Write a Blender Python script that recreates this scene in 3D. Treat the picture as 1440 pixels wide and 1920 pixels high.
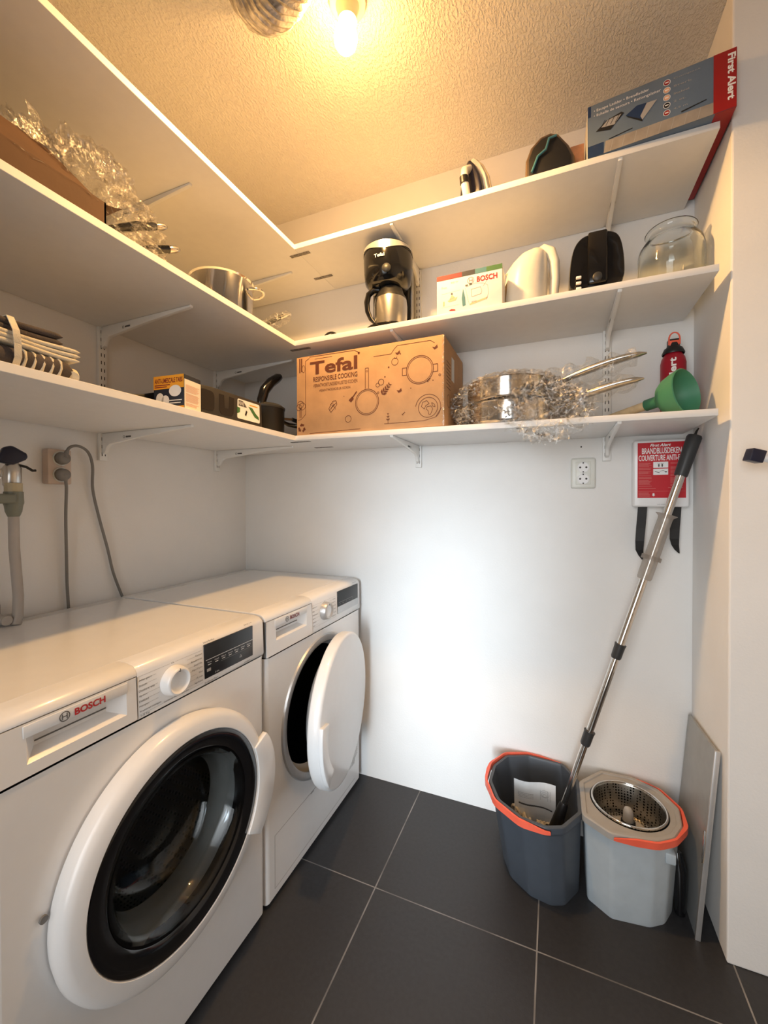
import bpy, bmesh, math, random
from math import sin, cos, pi, radians
from mathutils import Vector, Matrix, noise
random.seed(7)
for o in list(bpy.data.objects): bpy.data.objects.remove(o)
SC = bpy.context.scene
COL = SC.collection
V = Vector

# ---------------------------------------------------------------- camera
_yaw, _pitch, _roll = 0.3905, -0.0095, -0.0018
_F = V((-sin(_yaw)*cos(_pitch), cos(_yaw)*cos(_pitch), sin(_pitch)))
_R = V((cos(_yaw), sin(_yaw), 0)); _U = _R.cross(_F)
_R2 = _R*cos(_roll)+_U*sin(_roll); _U2 = -_R*sin(_roll)+_U*cos(_roll)
cd = bpy.data.cameras.new('camera'); cam = bpy.data.objects.new('camera', cd); COL.objects.link(cam)
cam.matrix_world = Matrix(((_R2.x, _U2.x, -_F.x, 1.3837), (_R2.y, _U2.y, -_F.y, -1.5565), (_R2.z, _U2.z, -_F.z, 1.1673), (0, 0, 0, 1)))
cd.sensor_fit = 'HORIZONTAL'; cd.sensor_width = 36; cd.lens = 760.24/1440*36
cd.shift_x = -6.08/1440; cd.shift_y = -11.5/1440; cd.clip_start = 0.02
SC.camera = cam
# ---------------------------------------------------------------- world, daylight, exposure
SC.view_settings.view_transform = 'Standard'; SC.view_settings.look = 'None'
SC.view_settings.gamma = 1; SC.view_settings.use_curve_mapping = False
SC.view_settings.exposure = 0.0
w = bpy.data.worlds.new('world'); SC.world = w; w.use_nodes = True
w.node_tree.nodes['Background'].inputs[0].default_value = (0.86, 0.93, 1.0, 1)
w.node_tree.nodes['Background'].inputs[1].default_value = 0.15
BULB = 170.0
def area(name, loc, target, sx, sy, power, col, spread=180):
    l = bpy.data.lights.new(name, 'AREA'); l.shape = 'RECTANGLE'; l.size = sx; l.size_y = sy
    l.energy = power; l.color = col; l.spread = radians(spread)
    o = bpy.data.objects.new(name, l); COL.objects.link(o); o.location = loc
    o.rotation_euler = (V(target)-V(loc)).to_track_quat('-Z', 'Y').to_euler()
    return o
area('daylight_beam', (1.16, -2.44, 0.80), (0.97, 0, 0.50), 0.22, 1.4, 2.5, (0.74, 0.88, 1.0), 27)
area('doorway_light', (1.05, -2.44, 1.10), (1.50, 0, 0.62), 0.85, 1.8, 10.2, (0.96, 0.985, 1.0), 100)

# ---------------------------------------------------------------- materials
def mat(name, col, rough=0.5, metal=0.0, var=0.04, vscale=30, bump=0.0, bscale=200, coat=0.0, trans=0.0, emit=None, es=0, spec=0.5, ior=1.45):
    m = bpy.data.materials.new(name); m.use_nodes = True
    nt = m.node_tree; b = nt.nodes['Principled BSDF']
    b.inputs['Roughness'].default_value = rough; b.inputs['Metallic'].default_value = metal
    b.inputs['Coat Weight'].default_value = coat; b.inputs['Coat Roughness'].default_value = 0.08
    b.inputs['Transmission Weight'].default_value = trans; b.inputs['IOR'].default_value = ior
    b.inputs['Specular IOR Level'].default_value = spec
    if len(col) == 3: col = (*col, 1)
    tc = nt.nodes.new('ShaderNodeTexCoord')
    if var > 0:
        n = nt.nodes.new('ShaderNodeTexNoise'); n.inputs['Scale'].default_value = vscale; n.inputs['Detail'].default_value = 3
        nt.links.new(tc.outputs['Object'], n.inputs['Vector'])
        r = nt.nodes.new('ShaderNodeValToRGB')
        r.color_ramp.elements[0].position = 0.3; r.color_ramp.elements[1].position = 0.7
        r.color_ramp.elements[0].color = tuple(max(0, c*(1-var)) for c in col[:3])+(1,)
        r.color_ramp.elements[1].color = tuple(min(1, c*(1+var)) for c in col[:3])+(1,)
        nt.links.new(n.outputs['Fac'], r.inputs['Fac']); nt.links.new(r.outputs['Color'], b.inputs['Base Color'])
    else:
        b.inputs['Base Color'].default_value = col
    if bump > 0:
        n2 = nt.nodes.new('ShaderNodeTexNoise'); n2.inputs['Scale'].default_value = bscale; n2.inputs['Detail'].default_value = 4
        nt.links.new(tc.outputs['Object'], n2.inputs['Vector'])
        bp = nt.nodes.new('ShaderNodeBump'); bp.inputs['Strength'].default_value = bump; bp.inputs['Distance'].default_value = 0.002
        nt.links.new(n2.outputs['Fac'], bp.inputs['Height']); nt.links.new(bp.outputs['Normal'], b.inputs['Normal'])
    if emit:
        b.inputs['Emission Color'].default_value = (*emit, 1); b.inputs['Emission Strength'].default_value = es
    return m
M = {}
M['wall'] = mat('wall_paint', (0.80, 0.79, 0.77), 0.75, var=0.02, vscale=6, bump=0.25, bscale=160)
M['shelf'] = mat('white_melamine', (0.82, 0.81, 0.79), 0.42, var=0.015)
M['bracket'] = mat('white_steel', (0.80, 0.80, 0.78), 0.4, var=0.02)
M['slot'] = mat('slot_dark', (0.06, 0.055, 0.05), 0.7)
M['plate'] = mat('galvanised_plate', (0.23, 0.21, 0.19), 0.5, metal=0.3, var=0.5, vscale=120)
M['enamel'] = mat('white_enamel', (0.80, 0.80, 0.80), 0.22, var=0.01, coat=0.3)
M['wplastic'] = mat('white_plastic', (0.81, 0.81, 0.81), 0.28, var=0.01, coat=0.25)
M['gap'] = mat('gap_shadow', (0.16, 0.155, 0.15), 0.8)
M['blackgloss'] = mat('black_gloss', (0.006, 0.006, 0.007), 0.12, var=0, coat=0.3)
M['display'] = mat('display_glass', (0.012, 0.013, 0.015), 0.3, var=0)
M['blackpl'] = mat('black_plastic', (0.012, 0.012, 0.013), 0.4)
M['darkgrey'] = mat('dark_grey_plastic', (0.035, 0.036, 0.037), 0.45)
M['silver'] = mat('silver_paint', (0.55, 0.55, 0.55), 0.35, metal=0.6)
M['greypaint'] = mat('grey_plastic', (0.33, 0.34, 0.35), 0.4)
M['chrome'] = mat('chrome', (0.75, 0.74, 0.72), 0.12, metal=1, var=0.02)
M['steel'] = mat('brushed_steel', (0.62, 0.60, 0.57), 0.27, metal=1, var=0.06)
M['polish'] = mat('polished_steel', (0.72, 0.69, 0.65), 0.13, metal=1, var=0.02)
M['red'] = mat('red_print', (0.45, 0.012, 0.015), 0.5, var=0)
M['darkred'] = mat('dark_red_print', (0.20, 0.01, 0.02), 0.5, var=0)
M['inkgrey'] = mat('grey_print', (0.10, 0.10, 0.10), 0.6, var=0)
M['inklight'] = mat('light_grey_print', (0.38, 0.37, 0.36), 0.6, var=0)
M['white'] = mat('white_print', (0.85, 0.85, 0.85), 0.5, var=0)
M['rubber'] = mat('grey_rubber', (0.055, 0.055, 0.055), 0.5)
M['gasket'] = mat('light_grey_rubber', (0.42, 0.42, 0.41), 0.4)
M['cable'] = mat('grey_cable', (0.20, 0.19, 0.175), 0.5)
M['plug'] = mat('grey_plug', (0.22, 0.205, 0.19), 0.45)
M['socketw'] = mat('socket_white', (0.72, 0.73, 0.68), 0.35)
M['socketp'] = mat('surface_socket_beige', (0.62, 0.50, 0.42), 0.5)
M['orange'] = mat('coral_plastic', (0.85, 0.135, 0.075), 0.38)
M['bucketdk'] = mat('slate_plastic', (0.060, 0.070, 0.085), 0.42)
M['bucketlt'] = mat('pale_blue_grey_plastic', (0.45, 0.51, 0.55), 0.38)
M['rimgrey'] = mat('warm_grey_plastic', (0.36, 0.34, 0.315), 0.45)
M['green'] = mat('green_rubber', (0.055, 0.22, 0.125), 0.5)
M['wood'] = mat('pale_wood', (0.62, 0.47, 0.28), 0.55, var=0.12, vscale=60)
M['extred'] = mat('red_cylinder', (0.33, 0.008, 0.022), 0.35)
M['signred'] = mat('sign_red', (0.52, 0.01, 0.02), 0.4, var=0)
M['paleprint'] = mat('pale_red_print', (0.62, 0.16, 0.15), 0.5, var=0)
M['brown'] = mat('brown_ink', (0.12, 0.032, 0.012), 0.7, var=0.1, vscale=300)
M['browndk'] = mat('brown_carton_edge', (0.20, 0.105, 0.05), 0.8)
M['cream'] = mat('cream_plastic', (0.80, 0.76, 0.66), 0.35, coat=0.2)
M['waterwin'] = mat('amber_window', (0.33, 0.22, 0.10), 0.3)
M['paper'] = mat('paper', (0.78, 0.78, 0.77), 0.7)
M['mop'] = mat('mop_yarn', (0.55, 0.50, 0.42), 0.95, var=0.35, vscale=60, bump=0.5)
M['towelw'] = mat('cream_towel', (0.68, 0.62, 0.50), 0.95, var=0.1, bump=0.6, bscale=500)
M['towelg'] = mat('grey_towel', (0.075, 0.062, 0.060), 0.95, var=0.2, bump=0.6, bscale=500)
M['caddy'] = mat('graphite_plastic', (0.030, 0.028, 0.027), 0.5)
M['orangeprint'] = mat('orange_print', (0.85, 0.38, 0.03), 0.5, var=0)
M['navy'] = mat('navy_print', (0.012, 0.018, 0.035), 0.5, var=0.2)
M['boxblue'] = mat('blue_grey_print', (0.125, 0.175, 0.245), 0.45, var=0.12, vscale=8)
M['boxnavy'] = mat('dark_blue_print', (0.012, 0.035, 0.10), 0.45)
M['boxgrey'] = mat('taupe_print', (0.30, 0.27, 0.24), 0.5, var=0.15)
M['boxred'] = mat('box_red', (0.33, 0.010, 0.010), 0.4)
M['hose'] = mat('grey_hose', (0.42, 0.39, 0.36), 0.5)
M['hosegreen'] = mat('grey_green_fitting', (0.20, 0.21, 0.17), 0.4)
M['brass'] = mat('yellowed_nut', (0.50, 0.43, 0.28), 0.5)
M['darkblue'] = mat('dark_blue_cap', (0.012, 0.014, 0.035), 0.35)
M['panelgrey'] = mat('grey_panel', (0.30, 0.31, 0.31), 0.35, metal=0.3, var=0.05)
M['teal'] = mat('teal_print', (0.06, 0.20, 0.24), 0.5, var=0)
M['pgreen'] = mat('green_print', (0.05, 0.16, 0.05), 0.5, var=0)
M['peach'] = mat('peach_print', (0.80, 0.45, 0.28), 0.5, var=0)
M['socketlamp'] = mat('lamp_socket_porcelain', (0.80, 0.72, 0.58), 0.35)

def carton(name, c):
    m = mat(name, c, 0.8, var=0.10, vscale=14, bump=0.15, bscale=90); return m
M['carton'] = carton('corrugated_carton', (0.52, 0.30, 0.145))
M['carton2'] = carton('shaded_brown_carton', (0.085, 0.042, 0.022))  # darkened carton: shade on its turned-away flap is put into the colour

def glassmat(name, col, rough=0.0, ior=1.45):
    m = bpy.data.materials.new(name); m.use_nodes = True; nt = m.node_tree; nt.nodes.clear()
    o = nt.nodes.new('ShaderNodeOutputMaterial'); g = nt.nodes.new('ShaderNodeBsdfGlass')
    n = nt.nodes.new('ShaderNodeTexNoise'); n.inputs['Scale'].default_value = 9
    bp = nt.nodes.new('ShaderNodeBump'); bp.inputs['Strength'].default_value = 0.05
    nt.links.new(n.outputs['Fac'], bp.inputs['Height']); nt.links.new(bp.outputs['Normal'], g.inputs['Normal'])
    g.inputs['Color'].default_value = (*col, 1); g.inputs['Roughness'].default_value = rough; g.inputs['IOR'].default_value = ior
    nt.links.new(g.outputs[0], o.inputs[0]); return m
def filmmat(name, tint, gloss=0.16, rough=0.12, white=0.015, bscale=40, bstr=0.8, crease_glint=0.30):
    # thin clear polythene: mostly see-through with sharp highlights on its creases
    m = bpy.data.materials.new(name); m.use_nodes = True; nt = m.node_tree; nt.nodes.clear(); L = nt.links.new
    o = nt.nodes.new('ShaderNodeOutputMaterial'); t = nt.nodes.new('ShaderNodeBsdfTransparent'); g = nt.nodes.new('ShaderNodeBsdfGlossy')
    d = nt.nodes.new('ShaderNodeBsdfTranslucent'); d.inputs[0].default_value = (0.9, 0.85, 0.8, 1)
    t.inputs[0].default_value = (*tint, 1); g.inputs['Roughness'].default_value = rough
    tc = nt.nodes.new('ShaderNodeTexCoord'); n = nt.nodes.new('ShaderNodeTexNoise'); n.inputs['Scale'].default_value = bscale; n.inputs['Detail'].default_value = 5
    n.inputs['Distortion'].default_value = 1.2
    L(tc.outputs['Object'], n.inputs['Vector'])
    bp = nt.nodes.new('ShaderNodeBump'); bp.inputs['Strength'].default_value = bstr; bp.inputs['Distance'].default_value = 0.012
    L(n.outputs['Fac'], bp.inputs['Height']); L(bp.outputs['Normal'], g.inputs['Normal'])
    lw = nt.nodes.new('ShaderNodeLayerWeight'); lw.inputs['Blend'].default_value = 0.35; L(bp.outputs['Normal'], lw.inputs['Normal'])
    mm = nt.nodes.new('ShaderNodeMath'); mm.operation = 'MULTIPLY_ADD'; mm.inputs[1].default_value = 0.12; mm.inputs[2].default_value = gloss*0.25
    L(lw.outputs['Fresnel'], mm.inputs[0])
    a = nt.nodes.new('ShaderNodeMixShader'); a.inputs[0].default_value = white; L(t.outputs[0], a.inputs[1]); L(d.outputs[0], a.inputs[2])
    b = nt.nodes.new('ShaderNodeMixShader'); L(mm.outputs[0], b.inputs[0]); L(a.outputs[0], b.inputs[1]); L(g.outputs[0], b.inputs[2])
    # pale streaks painted in along a cell pattern, as highlights on creases
    wn = nt.nodes.new('ShaderNodeTexNoise'); wn.inputs['Scale'].default_value = 14; wn.inputs['Detail'].default_value = 3; L(tc.outputs['Object'], wn.inputs['Vector'])
    va = nt.nodes.new('ShaderNodeVectorMath'); va.operation = 'MULTIPLY_ADD'; va.inputs[1].default_value = (.09, .09, .09); L(wn.outputs['Color'], va.inputs[0]); L(tc.outputs['Object'], va.inputs[2])
    vo = nt.nodes.new('ShaderNodeTexVoronoi'); vo.feature = 'DISTANCE_TO_EDGE'; vo.inputs['Scale'].default_value = 30; L(va.outputs[0], vo.inputs['Vector'])
    rp = nt.nodes.new('ShaderNodeMapRange'); rp.inputs['From Min'].default_value = 0.0; rp.inputs['From Max'].default_value = 0.05; rp.inputs['To Min'].default_value = crease_glint; rp.inputs['To Max'].default_value = 0.0; L(vo.outputs['Distance'], rp.inputs['Value'])
    df = nt.nodes.new('ShaderNodeBsdfDiffuse'); df.inputs[0].default_value = (.95, .93, .9, 1); g2 = nt.nodes.new('ShaderNodeBsdfGlossy'); g2.inputs['Roughness'].default_value = .25; L(bp.outputs['Normal'], g2.inputs['Normal'])
    cm = nt.nodes.new('ShaderNodeMixShader'); cm.inputs[0].default_value = .45; L(df.outputs[0], cm.inputs[1]); L(g2.outputs[0], cm.inputs[2])
    c2 = nt.nodes.new('ShaderNodeMixShader'); L(rp.outputs[0], c2.inputs[0]); L(b.outputs[0], c2.inputs[1]); L(cm.outputs[0], c2.inputs[2])
    L(c2.outputs[0], o.inputs[0]); return m
M['film'] = filmmat('clear_polythene', (0.965, 0.955, 0.94))
M['filmthin'] = filmmat('thin_clear_polythene', (0.975, 0.97, 0.96), gloss=0.1, crease_glint=0.3)
M['jarglass'] = glassmat('clear_glass', (0.97, 0.985, 0.98))
M['doorglass'] = glassmat('door_glass', (0.82, 0.84, 0.85))
M['sleeve'] = filmmat('frosted_sleeve', (0.80, 0.78, 0.76), gloss=0.3, rough=0.25, white=0.35, crease_glint=0.0)

def ceiling_mat():
    m = mat('ceiling_stucco', (0.80, 0.77, 0.72), 0.85, var=0.02)
    nt = m.node_tree; b = nt.nodes['Principled BSDF']; L = nt.links.new
    tc = nt.nodes.new('ShaderNodeTexCoord'); mp = nt.nodes.new('ShaderNodeMapping'); mp.inputs['Scale'].default_value = (1, 0.55, 1)
    n = nt.nodes.new('ShaderNodeTexNoise'); n.inputs['Scale'].default_value = 165; n.inputs['Detail'].default_value = 2.5; n.inputs['Roughness'].default_value = 0.55
    L(tc.outputs['Object'], mp.inputs['Vector']); L(mp.outputs['Vector'], n.inputs['Vector'])
    r = nt.nodes.new('ShaderNodeValToRGB'); r.color_ramp.elements[0].position = 0.45; r.color_ramp.elements[1].position = 0.62
    L(n.outputs['Fac'], r.inputs['Fac'])
    bp = nt.nodes.new('ShaderNodeBump'); bp.inputs['Strength'].default_value = 0.55; bp.inputs['Distance'].default_value = 0.004
    L(r.outputs['Color'], bp.inputs['Height']); L(bp.outputs['Normal'], b.inputs['Normal']); return m
M['ceiling'] = ceiling_mat()
def floor_mat():
    m = mat('slate_floor_tile', (0.030, 0.030, 0.033), 0.42, var=0.10, vscale=90, bump=0.12, bscale=220)
    nt = m.node_tree; b = nt.nodes['Principled BSDF']; L = nt.links.new
    tile = b.inputs['Base Color'].links[0].from_socket
    tc = nt.nodes.new('ShaderNodeTexCoord'); s = nt.nodes.new('ShaderNodeSeparateXYZ'); L(tc.outputs['Object'], s.inputs[0])
    def math(op, a, b2, c=None):
        n = nt.nodes.new('ShaderNodeMath'); n.operation = op
        for i, x in enumerate((a, b2, c)):
            if x is None: continue
            if isinstance(x, (int, float)): n.inputs[i].default_value = x
            else: L(x, n.inputs[i])
        return n.outputs[0]
    P = 0.4595
    dx = math('PINGPONG', math('SUBTRACT', s.outputs['X'], 0.885), P/2)
    dy = math('PINGPONG', math('ADD', s.outputs['Y'], 0.446), P/2)
    g = math('MAXIMUM', math('LESS_THAN', dx, 0.0019), math('LESS_THAN', dy, 0.0016))
    nz = nt.nodes.new('ShaderNodeTexNoise'); nz.inputs['Scale'].default_value = 7; L(tc.outputs['Object'], nz.inputs['Vector'])
    gc = nt.nodes.new('ShaderNodeValToRGB'); gc.color_ramp.elements[0].position = 0.35; gc.color_ramp.elements[1].position = 0.65
    gc.color_ramp.elements[0].color = (0.13, 0.125, 0.12, 1); gc.color_ramp.elements[1].color = (0.30, 0.29, 0.28, 1); L(nz.outputs['Fac'], gc.inputs['Fac'])
    mx = nt.nodes.new('ShaderNodeMixRGB'); L(g, mx.inputs[0]); L(tile, mx.inputs[1]); L(gc.outputs[0], mx.inputs[2]); L(mx.outputs[0], b.inputs['Base Color'])
    return m
M['floor'] = floor_mat()
def perf_mat():
    m = mat('perforated_steel', (0.45, 0.42, 0.38), 0.3, metal=1, var=0)
    nt = m.node_tree; b = nt.nodes['Principled BSDF']; L = nt.links.new
    tc = nt.nodes.new('ShaderNodeTexCoord'); v = nt.nodes.new('ShaderNodeTexVoronoi'); v.inputs['Scale'].default_value = 120; v.inputs['Randomness'].default_value = 0.1
    L(tc.outputs['Object'], v.inputs['Vector'])
    lt = nt.nodes.new('ShaderNodeMath'); lt.operation = 'LESS_THAN'; lt.inputs[1].default_value = 0.33; L(v.outputs['Distance'], lt.inputs[0])
    mx = nt.nodes.new('ShaderNodeMixRGB'); mx.inputs[1].default_value = (0.5, 0.47, 0.42, 1); mx.inputs[2].default_value = (0.01, 0.01, 0.01, 1)
    L(lt.outputs[0], mx.inputs[0]); L(mx.outputs[0], b.inputs['Base Color']); return m
M['perf'] = perf_mat()
def drum_mat():
    m = perf_mat(); m.name = 'drum_steel'
    for n in m.node_tree.nodes:
        if n.type == 'TEX_VORONOI': n.inputs['Scale'].default_value = 85
        if n.type == 'MIX_RGB': n.inputs[1].default_value = (0.22, 0.20, 0.18, 1)
    m.node_tree.nodes['Principled BSDF'].inputs['Roughness'].default_value = 0.4
    return m
M['drum'] = drum_mat()

# ---------------------------------------------------------------- mesh helpers (world coordinates; build() shifts into the parent's frame)
class B:
    def __init__(s): s.bm = bmesh.new()
    def face(s, pts, mi=0):
        f = s.bm.faces.new([s.bm.verts.new(V(p)) for p in pts]); f.material_index = mi; return f
    def _tag(s, n0, mi):
        s.bm.faces.ensure_lookup_table()
        for f in s.bm.faces[n0:]: f.material_index = mi
    def join(s, other, mi=None):
        m = bpy.data.meshes.new('t'); other.to_mesh(m); n0 = len(s.bm.faces); s.bm.from_mesh(m); bpy.data.meshes.remove(m); other.free()
        if mi is not None: s._tag(n0, mi)
    def box(s, x0, x1, y0, y1, z0, z1, bev=0.0, seg=2, mi=0, mw=None):
        t = bmesh.new(); bmesh.ops.create_cube(t, size=1)
        for v in t.verts: v.co = V(((x0+x1)/2+v.co.x*(x1-x0), (y0+y1)/2+v.co.y*(y1-y0), (z0+z1)/2+v.co.z*(z1-z0)))
        if bev > 0: bmesh.ops.bevel(t, geom=list(t.edges), offset=bev, segments=seg, affect='EDGES', profile=0.5)
        if mw is not None: t.transform(mw)
        s.join(t, mi); return s
    def hexa(s, b4, t4, bev=0.0, mi=0):
        # b4/t4: four bottom / top corners, same order
        t = bmesh.new(); vb = [t.verts.new(V(p)) for p in b4]; vt = [t.verts.new(V(p)) for p in t4]
        t.faces.new(vb[::-1]); t.faces.new(vt)
        for i in range(4): t.faces.new([vb[i], vb[(i+1) % 4], vt[(i+1) % 4], vt[i]])
        bmesh.ops.recalc_face_normals(t, faces=t.faces)
        if bev > 0: bmesh.ops.bevel(t, geom=list(t.edges), offset=bev, segments=2, affect='EDGES', profile=0.5)
        s.join(t, mi); return s
    def prism(s, poly, o, u, v, n, h, bev=0.0, mi=0, seg=2):
        # poly (a,b) in the plane o+u*a+v*b, extruded h along n
        t = bmesh.new(); o, u, v, n = V(o), V(u), V(v), V(n)
        a = [t.verts.new(o+u*p[0]+v*p[1]) for p in poly]; b = [t.verts.new(o+u*p[0]+v*p[1]+n*h) for p in poly]
        t.faces.new(a[::-1]); t.faces.new(b); k = len(poly)
        for i in range(k): t.faces.new([a[i], a[(i+1) % k], b[(i+1) % k], b[i]])
        bmesh.ops.recalc_face_normals(t, faces=t.faces)
        if bev > 0:
            ed = [e for e in t.edges if len(e.link_faces) == 2 and e.link_faces[0].normal.angle(e.link_faces[1].normal) > 0.8]
            bmesh.ops.bevel(t, geom=ed, offset=bev, segments=seg, affect='EDGES', profile=0.5)
        s.join(t, mi); return s
    def cyl(s, p0, p1, r0, r1=None, n=24, mi=0, caps=True):
        r1 = r0 if r1 is None else r1
        return s.tube([p0, p1], [r0, r1], n, mi, caps)
    def tube(s, pts, r, n=12, mi=0, caps=True, closed=False, flat=1.0, up=None):
        pts = [V(p) for p in pts]; k = len(pts); R = r if isinstance(r, (list, tuple)) else [r]*k
        rings = []; prev = None
        for i, p in enumerate(pts):
            if closed: d = pts[(i+1) % k]-pts[i-1]
            else: d = pts[min(i+1, k-1)]-pts[max(i-1, 0)]
            d.normalize()
            if prev is None:
                a = V(up) if up else (V((0, 0, 1)) if abs(d.z) < 0.9 else V((1, 0, 0)))
            else: a = prev
            a = (a-d*a.dot(d)).normalized(); prev = a; b = d.cross(a)
            rings.append([s.bm.verts.new(p+(a*cos(2*pi*j/n)*flat+b*sin(2*pi*j/n))*R[i]) for j in range(n)])
        m = k if closed else k-1
        for i in range(m):
            A, Bq = rings[i], rings[(i+1) % k]
            for j in range(n):
                f = s.bm.faces.new([A[j], A[(j+1) % n], Bq[(j+1) % n], Bq[j]]); f.material_index = mi
        if caps and not closed:
            f = s.bm.faces.new(rings[0][::-1]); f.material_index = mi; f = s.bm.faces.new(rings[-1]); f.material_index = mi
        return s
    def lathe(s, prof, o, ax, n=48, mi=0, close=False, a0=0, a1=2*pi, sy=1.0):
        # prof: (distance along axis, radius)
        o, ax = V(o), V(ax).normalized(); a = V((0, 0, 1)) if abs(ax.z) < 0.9 else V((0, 1, 0))
        a = (a-ax*a.dot(ax)).normalized(); b = ax.cross(a); full = abs(a1-a0-2*pi) < 1e-6; m = n if full else n+1
        rings = []
        for t, r in prof:
            if r < 1e-6: rings.append([s.bm.verts.new(o+ax*t)])
            else: rings.append([s.bm.verts.new(o+ax*t+(a*cos(a0+(a1-a0)*j/n)+b*sin(a0+(a1-a0)*j/n)*sy)*r) for j in range(m)])
        pr = list(zip(rings, rings[1:]+([rings[0]] if close else [])))
        if not close: pr = pr[:len(rings)-1]
        for A, C in pr:
            for j in range(n):
                j2 = (j+1) % m if full else j+1
                if len(A) == 1 and len(C) == 1: continue
                if len(A) == 1: f = s.bm.faces.new([A[0], C[j2], C[j]])
                elif len(C) == 1: f = s.bm.faces.new([A[j], A[j2], C[0]])
                else: f = s.bm.faces.new([A[j], A[j2], C[j2], C[j]])
                f.material_index = mi
        return s
    def loft(s, rings, mi=0, cap0=True, cap1=True, closed=True):
        R = [[s.bm.verts.new(V(p)) for p in r] for r in rings]; n = len(R[0])
        for A, C in zip(R, R[1:]):
            for j in range(n if closed else n-1):
                f = s.bm.faces.new([A[j], A[(j+1) % n], C[(j+1) % n], C[j]]); f.material_index = mi
        if cap0: f = s.bm.faces.new(R[0][::-1]); f.material_index = mi
        if cap1: f = s.bm.faces.new(R[-1]); f.material_index = mi
        return s
    def build(s, name, mats, parent=None, smooth=35, recalc=True, sub=0):
        if recalc: bmesh.ops.recalc_face_normals(s.bm, faces=s.bm.faces)
        me = bpy.data.meshes.new(name)
        o = bpy.data.objects.new(name, me)
        if parent is not None:
            off = root_loc(parent); bmesh.ops.translate(s.bm, verts=s.bm.verts, vec=-off); o.parent = parent
        elif s.bm.verts:
            c = [v.co for v in s.bm.verts]; off = V((sum(v.x for v in c)/len(c), sum(v.y for v in c)/len(c), min(v.z for v in c)))
            bmesh.ops.translate(s.bm, verts=s.bm.verts, vec=-off); o.location = off
        s.bm.to_mesh(me); s.bm.free()
        for m in (mats if isinstance(mats, (list, tuple)) else [mats]): me.materials.append(M[m] if isinstance(m, str) else m)
        if smooth:
            for p in me.polygons: p.use_smooth = True
            me.set_sharp_from_angle(angle=radians(smooth))
        if sub:
            md = o.modifiers.new('subdivision', 'SUBSURF'); md.levels = sub; md.render_levels = sub
        COL.objects.link(o); return o
def root_loc(o):
    l = V(o.location)
    while o.parent is not None: o = o.parent; l = l+V(o.location)
    return l
def thing(name, label, cat, loc, group=None):
    o = bpy.data.objects.new(name, None); COL.objects.link(o); o.location = loc; o.empty_display_size = 0.05
    o['label'] = label; o['category'] = cat
    if group: o['group'] = group
    return o
def tag(o, label, cat, group=None):
    o['label'] = label; o['category'] = cat
    if group: o['group'] = group
    return o
def struct(name, bb, m, smooth=0):
    o = bb.build(name, m, None, smooth); o['kind'] = 'structure'; return o
_tc = {}
def textgeo(body, bold=0.0, shear=0.0):
    k = (body, bold, shear)
    if k not in _tc:
        c = bpy.data.curves.new('t', 'FONT'); c.body = body; c.offset = bold; c.shear = shear; c.resolution_u = 3; c.fill_mode = 'FRONT'
        o = bpy.data.objects.new('t', c); COL.objects.link(o)
        dg = bpy.context.evaluated_depsgraph_get(); me = o.evaluated_get(dg).to_mesh()
        vs = [(v.co.x, v.co.y) for v in me.vertices]; fs = [tuple(p.vertices) for p in me.polygons]
        o.evaluated_get(dg).to_mesh_clear(); bpy.data.objects.remove(o); bpy.data.curves.remove(c)
        _tc[k] = (vs, fs)
    return _tc[k]
class Print(B):
    # flat printing laid on a surface; mp(u, v, height) gives the point in the place
    def __init__(s, o, u, v, mp=None):
        super().__init__(); o, u, v = V(o), V(u).normalized(), V(v).normalized(); n = u.cross(v)
        s.mp = mp or (lambda a, b, h: o+u*a+v*b+n*h); s.h = 0.0005
    def poly(s, pts, mi=0, h=0): return s.face([s.mp(a, b, s.h+h*0.0003) for a, b in pts], mi)
    def rect(s, a0, b0, a1, b1, mi=0, h=0): s.poly([(a0, b0), (a1, b0), (a1, b1), (a0, b1)], mi, h)
    def stroke(s, pts, w, mi=0, h=0, closed=False):
        k = len(pts)
        for i in range(k if closed else k-1):
            (x0, y0), (x1, y1) = pts[i], pts[(i+1) % k]; L = math.hypot(x1-x0, y1-y0)
            if L < 1e-7: continue
            nx, ny = -(y1-y0)/L*w/2, (x1-x0)/L*w/2
            s.poly([(x0-nx, y0-ny), (x1-nx, y1-ny), (x1+nx, y1+ny), (x0+nx, y0+ny)], mi, h)
    def ring(s, a, b, r, w, mi=0, h=0, n=32, ry=None, t0=0, t1=2*pi):
        ry = ry or r
        q = [(cos(t0+(t1-t0)*i/n), sin(t0+(t1-t0)*i/n)) for i in range(n+1)]
        for (c0, s0), (c1, s1) in zip(q, q[1:]):
            s.poly([(a+(r-w)*c0, b+(ry-w)*s0), (a+r*c0, b+ry*s0), (a+r*c1, b+ry*s1), (a+(r-w)*c1, b+(ry-w)*s1)], mi, h)
    def disc(s, a, b, r, mi=0, h=0, n=20, ry=None):
        ry = ry or r; s.poly([(a+r*cos(2*pi*i/n), b+ry*sin(2*pi*i/n)) for i in range(n)], mi, h)
    def text(s, body, a, b, wd, ht, mi=0, h=1, bold=0.0, shear=0.0, rot=0):
        vs, fs = textgeo(body, bold, shear)
        if not vs: return
        x0, x1 = min(v[0] for v in vs), max(v[0] for v in vs); y0, y1 = min(v[1] for v in vs), max(v[1] for v in vs)
        c, sn = cos(rot), sin(rot); out = []
        for x, y in vs:
            p, q = (x-x0)/(x1-x0)*wd, (y-y0)/(y1-y0)*ht
            out.append(s.bm.verts.new(s.mp(a+p*c-q*sn, b+p*sn+q*c, s.h+h*0.0003)))
        for f in fs:
            try: g = s.bm.faces.new([out[i] for i in f]); g.material_index = mi
            except ValueError: pass
    def build(s, name, mats, parent=None): return super().build(name, mats, parent, smooth=0, recalc=False)

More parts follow.
